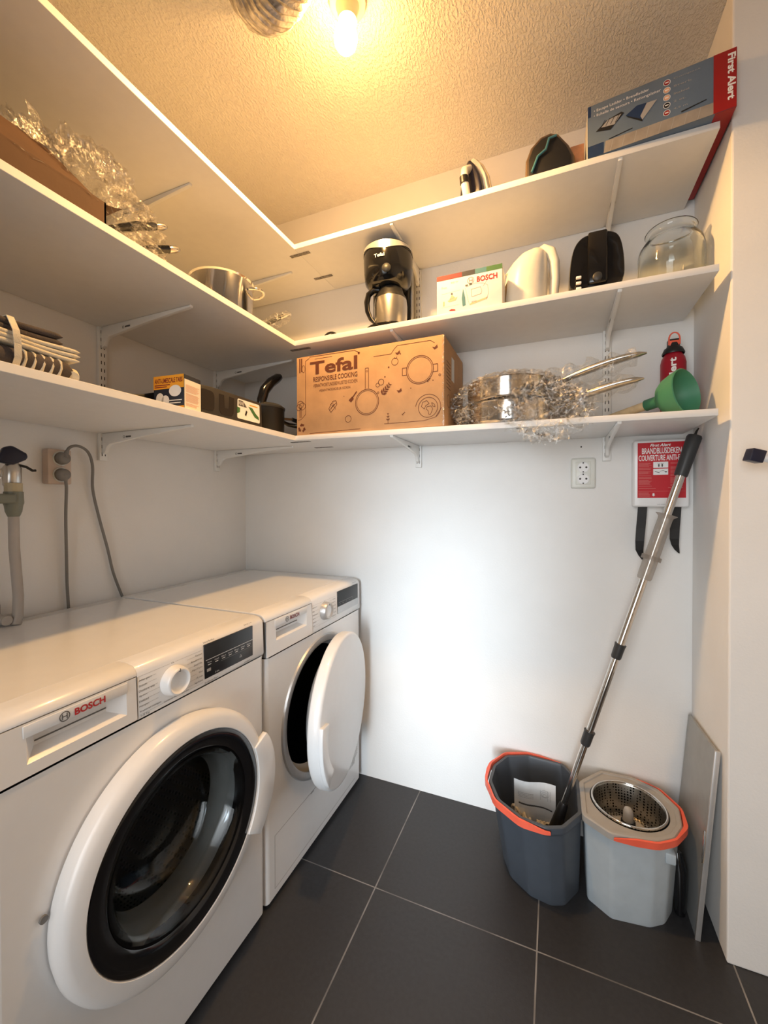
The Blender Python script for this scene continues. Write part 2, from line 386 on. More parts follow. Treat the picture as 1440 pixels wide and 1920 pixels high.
# ================================================================ the setting
W, ZC = 1.7896, 2.4505
YB = -2.45   # wall with the doorway, behind the viewer
struct('floor', B().box(-0.1, 2.9, -4.6, 0.1, -0.06, 0), 'floor').location
bpy.data.objects['floor'].data.transform(Matrix.Translation(bpy.data.objects['floor'].location)); bpy.data.objects['floor'].location = (0, 0, 0)
struct('ceiling', B().box(-0.1, 2.7, YB-0.1, 0.1, ZC, ZC+0.08), 'ceiling')
struct('wall_back', B().box(-0.1, W+0.1, 0, 0.1, 0, ZC), 'wall')
struct('wall_left', B().box(-0.1, 0, YB-0.1, 0, 0, ZC), 'wall')
struct('wall_right', B().box(W, 2.6, -0.293, 0.0, 0, ZC, bev=0.004), 'wall')
struct('wall_side', B().box(2.5, 2.6, YB-0.1, -0.293, 0, ZC), 'wall')
struct('wall_front', B().box(-0.1, 0.75, YB-0.1, YB, 0, ZC).box(1.75, 2.6, YB-0.1, YB, 0, ZC).box(0.75, 1.75, YB-0.1, YB, 2.1, ZC), 'wall')

# ================================================================ shelves
Z1, Z2, Z3 = 2.0934, 1.7411, 1.394
DB, DL, XR = 0.304, 0.5025, 1.7626
YL = -2.3
def zback(level, x):   # the lowest back board dips slightly towards the right
    return Z3-0.012*(x-DL)/(XR-DL) if level == 2 else (Z1, Z2)[level]
LV = ('top', 'middle', 'lowest')
for i, z in enumerate((Z1, Z2, Z3)):
    lb = B().box(0.004, DL-0.0003, YL, -0.002, z, z+0.018, bev=0.0008, seg=1).build('shelf_board', 'shelf', None, 30)
    tag(lb, f'long deep white shelf board on the left wall, {LV[i]} level', 'shelf', 'white shelf boards')
    za, zb = zback(i, DL), zback(i, XR)
    bb = B().hexa([(DL+0.0003, -DB, za), (XR, -DB, zb), (XR, -0.002, zb), (DL+0.0003, -0.002, za)], [(DL+0.0003, -DB, za+.018), (XR, -DB, zb+.018), (XR, -0.002, zb+.018), (DL+0.0003, -0.002, za+.018)], bev=0.0008).build('shelf_board', 'shelf', None, 30)
    tag(bb, f'narrower white shelf board on the back wall, {LV[i]} level', 'shelf', 'white shelf boards')
    for yp in (-0.27, -0.105):
        p = B().box(0.462, 0.545, yp-0.007, yp+0.007, z-0.0016, z-0.0002)
        for xh in (0.472, 0.488, 0.519, 0.535): p.cyl((xh, yp, z-0.0016), (xh, yp, z-0.0024), 0.0032, n=8)
        p.build('joining_plate', 'plate', lb)
# wall rails with brackets
def rail(x, y, d, label):
    # d: direction out of the wall
    out = V(d); side = V((0, 0, 1)).cross(out); o = V((x, y, 0)); b = B()
    prof = [(-.0125, 0), (.0125, 0), (.0125, .012), (-.0125, .012)]
    b.prism(prof, o+V((0, 0, 1.305)), side, out, (0, 0, 1), 2.088-1.305, bev=.001)
    r = b.build('wall_rail', 'bracket', None); tag(r, label, 'shelf rail', 'slotted shelf rails')
    s = B(); z = 1.32
    while z < 2.08:
        for q in (-0.005, 0.005):
            c = o+side*q+out*0.0122
            s.prism([(-.0013, 0), (.0013, 0), (.0013, .011), (-.0013, .011)], c+V((0, 0, z)), side, (0, 0, 1), out, 0.0004)
        z += 0.025
    s.build('slots', 'slot', r)
def arm(x, y, d, ztop, L, label):
    out = V(d); side = V((0, 0, 1)).cross(out); o = V((x, y, ztop-0.0005)); t = 0.0055
    poly = [(0.0125, 0), (L, 0), (L+.003, .004), (L, -.006), (L*0.55, -.019), (.05, -.036), (.035, -.045), (.028, -.062), (.0125, -.068)]
    b = B().prism(poly, o-side*t, out, (0, 0, 1), side, 2*t, bev=0.0012)
    a = b.build('shelf_bracket', 'bracket', None); tag(a, label, 'shelf bracket', 'white shelf brackets')
    for sg in (1, -1):
        u = out*sg if False else out
        p = Print(o+side*sg*(t+.0001)+out*(.12)+V((0, 0, -.0175)), (out if sg < 0 else -out) if False else out, (0, 0, 1))
        if p.mp(0, 0, 1).dot(side)*sg < p.mp(0, 0, 0).dot(side)*sg: p.h = -0.0004
        p.ring(0, 0, .0045, .0016, n=12); p.rect(.008, -.0026, .032, .0026)
        p.build('maker_mark', 'inkgrey', a)
rail(0, -0.676, (1, 0, 0), 'white slotted shelf rail on the left wall, the one nearer the surface socket')
rail(0, -0.185, (1, 0, 0), 'white slotted shelf rail on the left wall, close to the corner')
rail(0.882, 0, (0, -1, 0), 'white slotted shelf rail on the back wall behind the coffee maker')
rail(1.547, 0, (0, -1, 0), 'white slotted shelf rail on the back wall just left of the fire blanket')
for i in range(3):
    n = LV[i]
    arm(0, -0.676, (1, 0, 0), (Z1, Z2, Z3)[i], 0.405, f'white bracket under the {n} left shelf, in the middle of the left wall')
    arm(0, -0.185, (1, 0, 0), (Z1, Z2, Z3)[i], 0.405, f'white bracket under the {n} left shelf, in the corner')
    arm(0.882, 0, (0, -1, 0), zback(i, .88), 0.298, f'white bracket under the {n} back shelf, nearer the corner')
    arm(1.547, 0, (0, -1, 0), zback(i, 1.547), 0.298, f'white bracket under the {n} back shelf, nearer the right wall')

# ================================================================ washing machine and dryer
XB, XF, MW = 0.028, 0.630, 0.598
def circ_in_rect(b, y0, y1, z0, z1, cy, cz, r, x, n=64, mi=0):
    ring = []; outer = []
    for i in range(n):
        a = 2*pi*i/n; c, s = cos(a), sin(a); ring.append((x, cy+r*c, cz+r*s))
        k = min(((y1-cy)/c if c > 0 else (y0-cy)/c) if abs(c) > 1e-6 else 9, ((z1-cz)/s if s > 0 else (z0-cz)/s) if abs(s) > 1e-6 else 9)
        outer.append([x, cy+k*c, cz+k*s])
    for (Y, Z) in ((y1, z1), (y0, z1), (y0, z0), (y1, z0)):
        i = min(range(n), key=lambda q: (outer[q][1]-Y)**2+(outer[q][2]-Z)**2); outer[i] = [x, Y, Z]
    R = [b.bm.verts.new(p) for p in ring]; O = [b.bm.verts.new(p) for p in outer]
    for i in range(n):
        f = b.bm.faces.new([R[i], O[i], O[(i+1) % n], R[(i+1) % n]]); f.material_index = mi
def cabinet(root, y0, zf, cy, cz, r, tub):
    y1 = y0+MW; e = 0.012; b = B()
    # wrap-around sheet: back, sides with rounded front corners
    sec = [(XB, y0)]+[(XF-e+e*sin(t), y0+e-e*cos(t)) for t in (0, .39, .785, 1.18, 1.5708)]
    sec += [(XF-e+e*cos(t), y1-e+e*sin(t)) for t in (0, .39, .785, 1.18, 1.5708)]+[(XB, y1)]
    for (a, c) in zip(sec, sec[1:]+sec[:1]):
        if abs(a[0]-XF) < 1e-6 and abs(c[0]-XF) < 1e-6: continue
        b.face([(a[0], a[1], .014), (c[0], c[1], .014), (c[0], c[1], zf-.0005), (a[0], a[1], zf-.0005)])
    b.face([(p[0], p[1], .014) for p in sec][::-1])
    circ_in_rect(b, y0+e, y1-e, .014, zf-.002, cy, cz, r, XF)
    bmesh.ops.remove_doubles(b.bm, verts=b.bm.verts, dist=1e-5)
    b.build('cabinet', 'enamel', root, 40)
    p = B(); p.box(XB+.02, XF-.02, y0+.02, y1-.02, 0.0, .02); p.build('plinth', 'gap', root)
def top_and_fascia(root, y0, zf, dw):
    y1 = y0+MW
    prof = [(XB, zf), (XF-.001, zf), (XF+.001, zf+.006), (XF-.0022, .830), (XF-.006, .838), (XF-.016, .845), (XF-.036, .848), (XB, .848)]
    prof2 = [(XB, zf), (.596, zf), (.596, .8265), (XF-.002, .8265), (XF-.0028, .832), (XF-.006, .838), (XF-.016, .845), (XF-.036, .848), (XB, .848)]
    B().prism(prof, (0, y0+dw+.001, 0), (1, 0, 0), (0, 0, 1), (0, 1, 0), MW-dw-.001, bev=.0009).prism(prof2, (0, y0, 0), (1, 0, 0), (0, 0, 1), (0, 1, 0), dw+.001, bev=.0009).build('top_and_fascia', 'wplastic', root, 40)
    B().box(.07, .57, y0+.004, y1-.004, .8478, .8484).build('worktop_inlay', 'enamel', root)
def fx(z): return XF+.001-(z-.74)*.04   # fascia surface
def drawer(root, y0, zf, dw):
    ya, yb, za, zb = y0+.0015, y0+dw-.002, zf+.003, .8252
    b = B(); o = [(ya, za), (yb, za), (yb, zb), (ya, zb)]
    hy0, hy1, hz0, hz1 = y0+.045, y0+.204, .762, .803      # recess mouth
    iy0, iy1, iz0, iz1 = y0+.064, y0+.178, .777, .803      # recess back
    m = [(hy0, hz0), (hy1, hz0), (hy1, hz1), (hy0, hz1)]; k = [(iy0, iz0), (iy1, iz0), (iy1, iz1), (iy0, iz1)]
    P = lambda q, d=0: (fx(q[1])+.0012-d, q[0], q[1])
    for i in range(4):
        j = (i+1) % 4
        b.face([P(o[i]), P(o[j]), P(m[j]), P(m[i])]); b.face([P(m[i]), P(m[j]), P(k[j], .02), P(k[i], .02)])
        b.face([P(o[i], .02), P(o[j], .02), P(o[j]), P(o[i])])
    b.face([P(q, .02) for q in k])
    d = b.build('detergent_drawer', 'wplastic', root, 30)
    B().box(fx(.79)-.0185, fx(.79)-.017, iy0+.001, iy1-.001, .7835, .7855).build('grip_slot', 'gap', d)
    # thin shadow gap round the drawer front, and the grip plate's lower lip
    g = B(); t = .0008
    for (a0, a1, b0, b1) in ((ya-t, ya, za, zb), (yb, yb+t, za, zb), (ya, yb, za-t, za), (ya, yb, zb, zb+t)):
        g.box(XF-.012, fx((b0+b1)/2)+.0004, a0, a1, b0, b1)
    g.build('drawer_gap', 'gap', d)
    B().prism([(hy0-.004, hz1+.0005), (hy1+.002, hz1+.0005), (hy1+.002, .8225), (hy0-.004, .8225)], (fx(.81)+.0002, 0, 0), (0, 1, 0), (0, 0, 1), (1, 0, 0), .0022, bev=.0008).build('grip_plate', 'wplastic', d)
    return d
def logo(p, a, b, r, w, mi):
    p.ring(a, b, r, w, mi, n=24); q = r*.42
    p.stroke([(a-q, b-q*1.35), (a-q, b+q*1.35)], w, mi); p.stroke([(a+q, b-q*1.35), (a+q, b+q*1.35)], w, mi); p.stroke([(a-q, b), (a+q, b)], w, mi)
def dialmarks(p, a, b, left, right, fy=1.0, mi=0, mil=1, hh=.0042):
    k = len(left)
    for i, t in enumerate(left):
        z = b+(.030-i*.0605/(k-1))*fy
        p.stroke([(a-.076, z-.0012), (a-.030-.010*abs(sin((i-k/2)/k*3)), z-.0012)], .0005, mil)
        if t: p.text(t, a-.078, z-.004, .0027*len(t)+.004, hh, mi, 2)
    k = len(right)
    for i, t in enumerate(right):
        z = b+(.030-i*.0605/(k-1))*fy
        p.stroke([(a+.036, z-.001), (a+.060, z-.001)], .0005, mil)
        if t: p.text(t, a+.077-(.0025*len(t)+.003), z-.002, .0025*len(t)+.003, hh, mi, 2)
    p.stroke([(a-.078, b+.037), (a-.006, b+.037)], .0005, mil); p.stroke([(a+.006, b+.037), (a+.078, b+.037)], .0005, mil)
    p.stroke([(a-.078, b-.038), (a+.078, b-.038)], .0005, mil); p.text('Uit', a-.004, b+.0355, .007, .0035, mi, 2)
def knob(root, y, z, metalrim):
    x = fx(z); b = B()
    b.lathe([(0, .0315), (.004, .0315), (.019, .0285), (.0215, .0265), (.022, .0245), (.018, .0215), (.0165, .019), (.0165, 0)], (x, y, z), (1, 0, 0), 40)
    d = b.build('dial', 'silver' if metalrim else 'wplastic', root, 50)
    if metalrim: B().lathe([(.0168, .0195), (.0172, 0)], (x, y, z), (1, 0, 0), 32).build('dial_cap', 'wplastic', d)
    B().box(x+.018, x+.0222, y-.0008, y+.0008, z+.021, z+.0275).build('dial_pointer', 'gap', d)
FM = lambda a, b, h: V((fx(b)+h+.0002, a, b))

def washer():
    y0 = -1.238; cy, cz = y0+.308, 0.461
    t = thing('washing_machine', 'white front-loading washing machine with round glass door, nearer the viewer', 'washing machine', (.33, y0+MW/2, 0))
    cabinet(t, y0, .740, cy, cz, .196, None); top_and_fascia(t, y0, .740, .226)
    d = drawer(t, y0, .740, .226)
    p = Print((0, 0, 0), (0, 1, 0), (0, 0, 1), mp=lambda a, b, h: V((fx(b)+h+.0026, a, b)))
    p.text('BOSCH', y0+.113, .8055, .051, .0120, 0, bold=.03); logo(p, y0+.098, .8115, .0082, .0015, 1)
    p.build('lettering', ['red', 'inkgrey'], d)
    knob(t, -.931, .787, False)
    p = Print((0, 0, 0), (0, 1, 0), (0, 0, 1), mp=FM)
    dialmarks(p, -.931, .787, ['Allergie+', 'Stoom', 'Donkere was', 'Sport', 'Dekbed', 'Pompen', 'Trommel reinigen'], ['Katoen', 'Kreukherst.', 'Snel/Mix', 'Fijn/Zijde', 'Wol', '15 min', 'Nachtwas'])
    p.text('Overhemden/Blouses/Hygiëne Plus', -.955, .7485, .062, .0035, 0)
    p.text('1-8 Kg', -1.006, .7435, .018, .0048, 0); p.text('VarioPerfect', y0+.388, .8375, .034, .0045, 0)
    p.text('Serie | 4', y0+.523, .8405, .028, .0045, 0); p.text('EcoSilence Drive', y0+.39, .7435, .040, .0042, 0); p.text('aquaStop', y0+.52, .7445, .022, .0038, 0)
    p.build('control_markings', ['inkgrey', 'inklight'], t)
    dy0, dy1 = y0+.390, y0+.553
    ds = B().prism([(dy0, .754), (dy1, .754), (dy1, .834), (dy0, .834)], (XF-.003, 0, 0), (0, 1, 0), (0, 0, 1), (1, 0, 0), .0042, bev=.0006).build('display', 'display', t)
    p = Print((0, 0, 0), (0, 1, 0), (0, 0, 1), mp=lambda a, b, h: V((XF+.0013+h, a, b)))
    p.stroke([(dy0+.003, .797), (dy1-.002, .797)], .0011, 0)
    for i, s in enumerate(('Temp.', 'Centrif.', 'Klaar in', 'Speed', 'Eco', 'Vlekken', 'Start')):
        p.text(s, dy0+.007+i*.022, .7885, .014, .0035, 0); p.rect(dy0+.009+i*.022, .784, dy0+.019+i*.022, .7855, 0)
    p.stroke([(dy0+.05, .780), (dy1-.004, .780)], .0004, 1)
    p.rect(dy0+.006, .769, dy0+.018, .776, 1); p.text('3 sec.', dy0+.03, .7585, .014, .004, 0); p.stroke([(dy1-.05, .766), (dy1-.046, .772), (dy1-.042, .766)], .0006, 0, closed=True)
    p.build('display_markings', ['white', 'inklight'], ds)
    # gasket and drum inside
    O = (XF, cy, cz)
    B().lathe([(-.001, .196), (-.012, .180), (-.03, .168), (-.05, .160), (-.06, .158)], O, (1, 0, 0), 64).build('door_gasket', 'gasket', t)
    B().lathe([(-.055, .20), (-.06, .235), (-.40, .235), (-.42, 0)], O, (1, 0, 0), 64).build('drum', 'drum', t, 50)
    # door
    dr = B().lathe([(.002, .229), (.004, .240), (.020, .2445), (.032, .2435), (.041, .238), (.0465, .229), (.0480, .208), (.045, .2052), (.01, .2052)], O, (1, 0, 0), 96, close=True).build('door', 'wplastic', t, 50)
    B().lathe([(.0465, .2055), (.0475, .2045), (.045, .188), (.042, .170), (.036, .1665), (.01, .168)], O, (1, 0, 0), 96).build('trim_ring', 'blackgloss', dr, 60)
    B().lathe([(.041, .168), (.040, .160), (.030, .150), (-.02, .137), (-.055, .128), (-.068, .110), (-.074, .07), (-.075, 0), (-.081, 0), (-.080, .07), (-.074, .114), (-.060, .134), (-.02, .145), (.025, .158), (.034, .168)], O, (1, 0, 0), 96, close=False).build('glass_bowl', 'doorglass', dr, 80)
    # handle tab on the right rim
    h = B(); N = 14; r1, r2 = [], []
    pts = []
    for i in range(N+1):
        a = radians(-36+i*(22+36)/N); pts.append(a)
    outer = [(cy+(.244+.032*sin(pi*min(1, max(0, (i+2.2)/(N+3.4))))**.5)*cos(a), cz+(.244+.032*sin(pi*min(1, (i+2.2)/(N+3.4)))**.5)*sin(a)) for i, a in enumerate(pts)]
    inner = [(cy+.2105*cos(a), cz+.2105*sin(a)) for a in pts]
    h.prism(inner+outer[::-1], (XF+.037, 0, 0), (0, 1, 0), (0, 0, 1), (1, 0, 0), .0145, bev=.002)
    h.build('door_handle', 'wplastic', dr, 45)
    B().lathe([(0, .006), (.004, .006), (.004, 0)], (XF+.004, cy-.2455, cz+.045), (1, 0, 0), 12).build('hinge_pin', 'gap', dr)
washer()

def dryer():
    y0 = -.630; cy, cz = y0+.305, 0.462; zf = .722
    t = thing('tumble_dryer', 'white tumble dryer with its solid round door ajar, against the back wall', 'tumble dryer', (.33, y0+MW/2, 0))
    cabinet(t, y0, zf, cy, cz, .212, None); top_and_fascia(t, y0, zf, .238)
    d = drawer(t, y0, zf, .238)
    p = Print((0, 0, 0), (0, 1, 0), (0, 0, 1), mp=lambda a, b, h: V((fx(b)+h+.0026, a, b)))
    p.text('BOSCH', y0+.113, .8055, .048, .0120, 0, bold=.03); logo(p, y0+.098, .8115, .0082, .0015, 1)
    p.build('lettering', ['darkred', 'inkgrey'], d)
    knob(t, y0+.318, .782, True)
    p = Print((0, 0, 0), (0, 1, 0), (0, 0, 1), mp=FM)
    dialmarks(p, y0+.318, .779, ['Allergie+', 'Mix', 'Handdoeken', 'Sport', 'Dekbed', 'Wol'], ['Katoen', 'Synthetisch', 'Snel 40', 'Dons', 'Lucht', 'Overhemden'])
    p.text('Serie | 4', y0+.535, .8375, .028, .004, 0)
    p.build('control_markings', ['inkgrey', 'inklight'], t)
    dy0, dy1 = y0+.410, y0+.578
    ds = B().prism([(dy0, .746), (dy1, .746), (dy1, .830), (dy0, .830)], (XF-.003, 0, 0), (0, 1, 0), (0, 0, 1), (1, 0, 0), .0042, bev=.0006).build('display', 'display', t)
    B().prism([(dy0, .746), (dy1, .746), (dy1, .772), (dy0, .772)], (XF+.0013, 0, 0), (0, 1, 0), (0, 0, 1), (1, 0, 0), .0006).build('display_strip', 'silver', ds)
    p = Print((0, 0, 0), (0, 1, 0), (0, 0, 1), mp=lambda a, b, h: V((XF+.0013+h, a, b)))
    p.stroke([(dy0+.008, .787), (dy0+.12, .787)], .0007, 0)
    for i in range(5): p.text('Opt', dy0+.01+i*.026, .779, .012, .003, 0)
    p.build('display_markings', ['inklight'], ds)
    O = (XF, cy, cz)
    B().lathe([(.0, .238), (.006, .236), (.008, .225), (.002, .212), (-.02, .208), (-.03, .195)], O, (1, 0, 0), 72).build('opening_ring', 'silver', t, 50)
    B().lathe([(-.03, .215), (-.38, .225), (-.40, 0)], O, (1, 0, 0), 64).build('drum', 'blackpl', t, 50)
    # open door, hinged on the right
    ang = .165; hx, hy = .640, cy+.238
    d_ = V((sin(ang), -cos(ang), 0)); n_ = V((cos(ang), sin(ang), 0)); R = .245; c = V((hx, hy, cz+.002))+d_*R
    dr = B().lathe([(0, 0), (0, R-.012), (.004, R-.003), (.010, R), (.036, R), (.041, R-.004), (.0425, R-.010), (.0435, 0)], c, n_, 96).build('door', 'wplastic', t, 40)
    B().lathe([(-.035, 0), (-.034, .165), (-.02, .190), (0, .200)], c, n_, 64).build('door_plug', 'greypaint', dr, 50)
    # grip: raised tab along the left rim
    pts = [radians(a) for a in range(-38, 17, 5)]
    inn = [(cos(a)*(.188+.014*cos((a+.18)*3.2)), sin(a)*.2) for a in pts]; out = [(cos(a)*(R+.001), sin(a)*(R+.001)) for a in pts]
    B().prism([(q[0], q[1]) for q in inn]+[(q[0], q[1]) for q in out[::-1]], c+n_*.040, d_, (0, 0, 1), n_, .014, bev=.003).build('door_grip', 'wplastic', dr, 45)
    # hinge, service flap outline, air grille
    B().box(XF, XF+.012, hy-.01, hy+.02, cz-.05, cz+.05, bev=.003).build('hinge', 'greypaint', t)
    g = B(); s = .0009
    for a0, a1, b0, b1 in ((y0+.035, y0+.30, .190, .1918), (y0+.035, y0+.0368, .035, .190), (y0+.035, y0+.55, .035, .0365)): g.box(XF-.001, XF+.0004, a0, a1, b0, b1)
    g.box(XF-.001, XF+.0008, y0+.225, y0+.243, .186, .190)
    g.build('service_flap', 'gap' if False else 'inklight', t)
    g = B(); gy, gz = y0+.572, .100
    for k in range(11):
        r = .030+k*.0085
        pts = [(XF+.0004, gy-r*cos(a), gz+r*sin(a)) for a in [radians(q) for q in range(0, 91, 9)] if gy-r*cos(a) < y0+.575]
        g.tube(pts, .0011, 4)
    g.build('air_grille', 'inklight', t)
dryer()

# ================================================================ ceiling lamp and duct
lp = thing('ceiling_lamp', 'bare glowing bulb in a porcelain socket on the ceiling', 'lamp', (.893, -.625, ZC))
LC = V((.893, -.625, ZC))
B().lathe([(0, .046), (-.012, .046), (-.016, .040), (-.018, .030), (-.030, .026), (-.055, .024), (-.057, .016), (-.04, .016)], LC, (0, 0, 1), 40).build('lamp_socket', 'socketlamp', lp, 50)
tilt = V((-.12, 0.02, -1)).normalized(); p0 = LC+V((0, 0, -.045))
bl = B().lathe([(0, .0135), (.012, .014), (.022, .020), (.036, .0275), (.050, .030), (.064, .0275), (.074, .020), (.080, .011), (.082, 0)], p0, tilt, 32).build('bulb', mat('glowing_bulb', (1, .8, .5), .4, var=0, emit=(1.0, 0.50, 0.15), es=BULB), lp, 60)

# spot added just below the bulb to strengthen its downward light
sl = bpy.data.lights.new('bulb_light', 'SPOT'); sl.energy = 54; sl.color = (1.0, 0.575, 0.21); sl.spot_size = radians(172); sl.spot_blend = 0.35; sl.shadow_soft_size = 0.03
so = bpy.data.objects.new('bulb_light', sl); COL.objects.link(so); so.location = p0+tilt*.115

def duct():
    t = thing('exhaust_duct', 'crinkled aluminium exhaust duct hanging under the ceiling beside the bulb', 'duct', (1.1, -1.0, 2.36))
    path = []
    a, b_, c_ = V((.60, -1.62, 2.37)), V((.70, -1.10, 2.355)), V((.775, -.80, 2.372))
    ctr = [V((1.62, -1.55, 2.37)), V((1.36, -1.12, 2.365)), V((1.10, -.94, 2.362)), V((.90, -.845, 2.358)), V((.79, -.79, 2.368)), V((.735, -.765, 2.40)), V((.715, -.755, 2.45))]
    def cr(P, t):
        i = min(int(t), len(P)-2); f = t-i; q0, q1, q2, q3 = P[max(i-1, 0)], P[i], P[i+1], P[min(i+2, len(P)-1)]
        return .5*((2*q1)+(q2-q0)*f+(2*q0-5*q1+4*q2-q3)*f*f+(3*q1-q0-3*q2+q3)*f**3)
    n = 150; pts = [cr(ctr, (len(ctr)-1)*i/n) for i in range(n+1)]; b = B()
    b.tube(pts, [.078+.0028*sin(i*1.55)+.0012*random.random() for i in range(n+1)], 44, caps=False)
    for v in b.bm.verts: v.co += V(noise.noise_vector(v.co*34))*.0042
    m = mat('crinkled_aluminium', (.50, .47, .44), .33, metal=.85, var=.35, vscale=60, bump=.6, bscale=120)
    b.build('duct_sleeve', m, t, 30)
duct()

# ================================================================ left wall: tap, hose, socket, cables
def tap():
    t = thing('water_tap', 'washing machine water tap with a dark lever handle on the left wall', 'tap', (.0, -.95, 1.23))
    b = B(); b.cyl((0, -.965, 1.245), (.075, -.965, 1.245), .011); b.lathe([(0, .027), (.006, .025), (.009, .012)], (0, -.965, 1.245), (1, 0, 0), 24)
    b.lathe([(-.03, .016), (-.025, .019), (.02, .019), (.028, .014), (.040, .012)], (.08, -.952, 1.238), (0, 0, 1), 24)
    b.build('tap_body', 'steel', t, 45)
    h = B(); h.prism([(-.026, -.016), (-.014, .022), (.004, .028), (.032, .010), (.036, .000), (.030, -.008), (.006, -.022)], (.068, -.955, 1.287), (0.25, .97, 0), (0, 0, 1), (.97, -.25, 0), .030, bev=.007, seg=3)
    h.build('tap_lever', 'darkblue', t, 60)
    B().tube([(.083, -.950, 1.268), (.088, -.925, 1.262), (.09, -.912, 1.253), (.09, -.905, 1.254)], .0035, 8).build('lever_clip', 'blackpl', t)
    h = thing('inlet_hose', 'grey water inlet hose hanging from the tap down behind the washing machine', 'hose', (.08, -.945, .8))
    b = B(); b.lathe([(0, .0185), (-.022, .0185), (-.024, .016)], (.085, -.952, 1.218), (0, 0, 1), 12)
    b.build('union_nut', 'brass', h, 20)
    b = B(); b.lathe([(0, .020), (-.030, .021), (-.036, .019), (-.052, .017), (-.064, .0125), (-.066, .010)], (.085, -.952, 1.196), (0, 0, 1), 28)
    b.box(.060, .112, -.998, -.955, 1.165, 1.190, bev=.006)
    b.build('aquastop_valve', 'hosegreen', h, 45)
    B().tube([(.085, -.952, 1.135), (.084, -.951, 1.05), (.080, -.945, .98), (.077, -.940, .92), (.082, -.944, .87), (.085, -.95, .8487)], .0115, 16).build('hose_pipe', 'hose', h, 60)
tap()
pv = B().box(0, .03, -.985, -.955, .870, .900, bev=.004).cyl((0, -.97, .865), (.09, -.97, .865), .012).cyl((.04, -.935, .860), (.04, -1.06, .860), .011).build('pipe_valve', 'hose', None, 45)
tag(pv, 'grey pipe fitting behind the washing machine at the left edge', 'valve')
def wall_socket_left():
    t = thing('surface_socket', 'beige surface-mounted double socket on the left wall with two plugs in it', 'socket', (0, -.81, 1.27))
    B().box(0, .030, -.845, -.782, 1.222, 1.325, bev=.004).build('socket_housing', 'socketp', t, 40)
    b = B()
    for z in (1.298, 1.250): b.lathe([(.030, .0215), (.034, .0215), (.034, .019)], (0, -.812, z), (1, 0, 0), 28)
    b.build('socket_rims', 'socketw', t, 40)
def plug(z, label, path):
    t = thing('power_plug', label, 'plug', (.035, -.812, z), 'grey plugs and cables of the two machines')
    B().lathe([(.0345, .0175), (.046, .0175), (.052, .0155), (.055, .010), (.056, 0)], (0, -.812, z), (1, 0, 0), 28).build('plug_body', 'plug', t, 45)
    pp = [V(p) for p in path]; q = []
    for i in range(len(pp)-1):
        for k in range(6):
            f = k/6; a, b_, c_, d_ = pp[max(i-1, 0)], pp[i], pp[i+1], pp[min(i+2, len(pp)-1)]
            q.append(.5*((2*b_)+(c_-a)*f+(2*a-5*b_+4*c_-d_)*f*f+(3*b_-a-3*c_+d_)*f**3))
    q.append(pp[-1])
    B().tube(q[:5], [.009, .008, .007, .006, .005], 12).build('strain_relief', 'plug', t, 60)
    B().tube(q, .0042, 10).build('cable', 'cable', t, 60)
wall_socket_left()
plug(1.298, 'upper grey plug in the surface socket, its cable looping over to the right', [(.05, -.812, 1.300), (.05, -.800, 1.330), (.045, -.772, 1.339), (.03, -.735, 1.325), (.02, -.716, 1.283), (.015, -.713, 1.21), (.014, -.694, 1.12), (.013, -.668, 1.02), (.013, -.648, .93), (.012, -.618, .845)])
plug(1.250, 'lower grey plug in the surface socket, its cable hanging straight down', [(.05, -.812, 1.250), (.048, -.808, 1.222), (.04, -.803, 1.20), (.025, -.797, 1.12), (.018, -.792, 1.0), (.014, -.789, .92), (.012, -.784, .84)])

# ================================================================ back wall: socket, fire blanket
def socket_back():
    t = thing('wall_socket', 'off-white double wall socket on the back wall', 'socket', (1.475, 0, 1.265))
    cx, cz = 1.4755, 1.265
    B().box(cx-.0385, cx+.0385, -.016, 0, cz-.052, cz+.052, bev=.007, seg=3).build('cover_frame', 'socketw', t, 50)
    B().box(cx-.024, cx+.024, -.0175, -.01, cz-.040, cz+.040, bev=.003).build('insert', 'socketw', t, 50)
    for s in (1, -1):
        z = cz+s*.0195
        o = B().lathe([(.0174, .0188), (.0192, .0183), (.0192, .0168), (.0178, .0160), (.0178, 0)], (cx, 0, z), (0, -1, 0), 32).build('outlet', 'white', t, 30)
        b = B()
        for q in (-.0095, .0095): b.cyl((cx+q, -.0176, z), (cx+q, -.0182, z), .0034, n=12)
        b.build('pin_holes', 'slot', o)
        B().box(cx-.002, cx+.002, -.0196, -.008, z+.0132, z+.0175).build('earth_clip', 'slot', o); B().box(cx-.002, cx+.002, -.0196, -.008, z-.0175, z-.0132).build('earth_clip', 'slot', o)
socket_back()
tag(B().lathe([(0, .0028), (.002, .002), (.002, 0)], (1.470, 0, 1.357), (0, -1, 0), 10).build('wall_plug', 'slot', None), 'tiny dark screw hole above the double wall socket', 'screw hole')
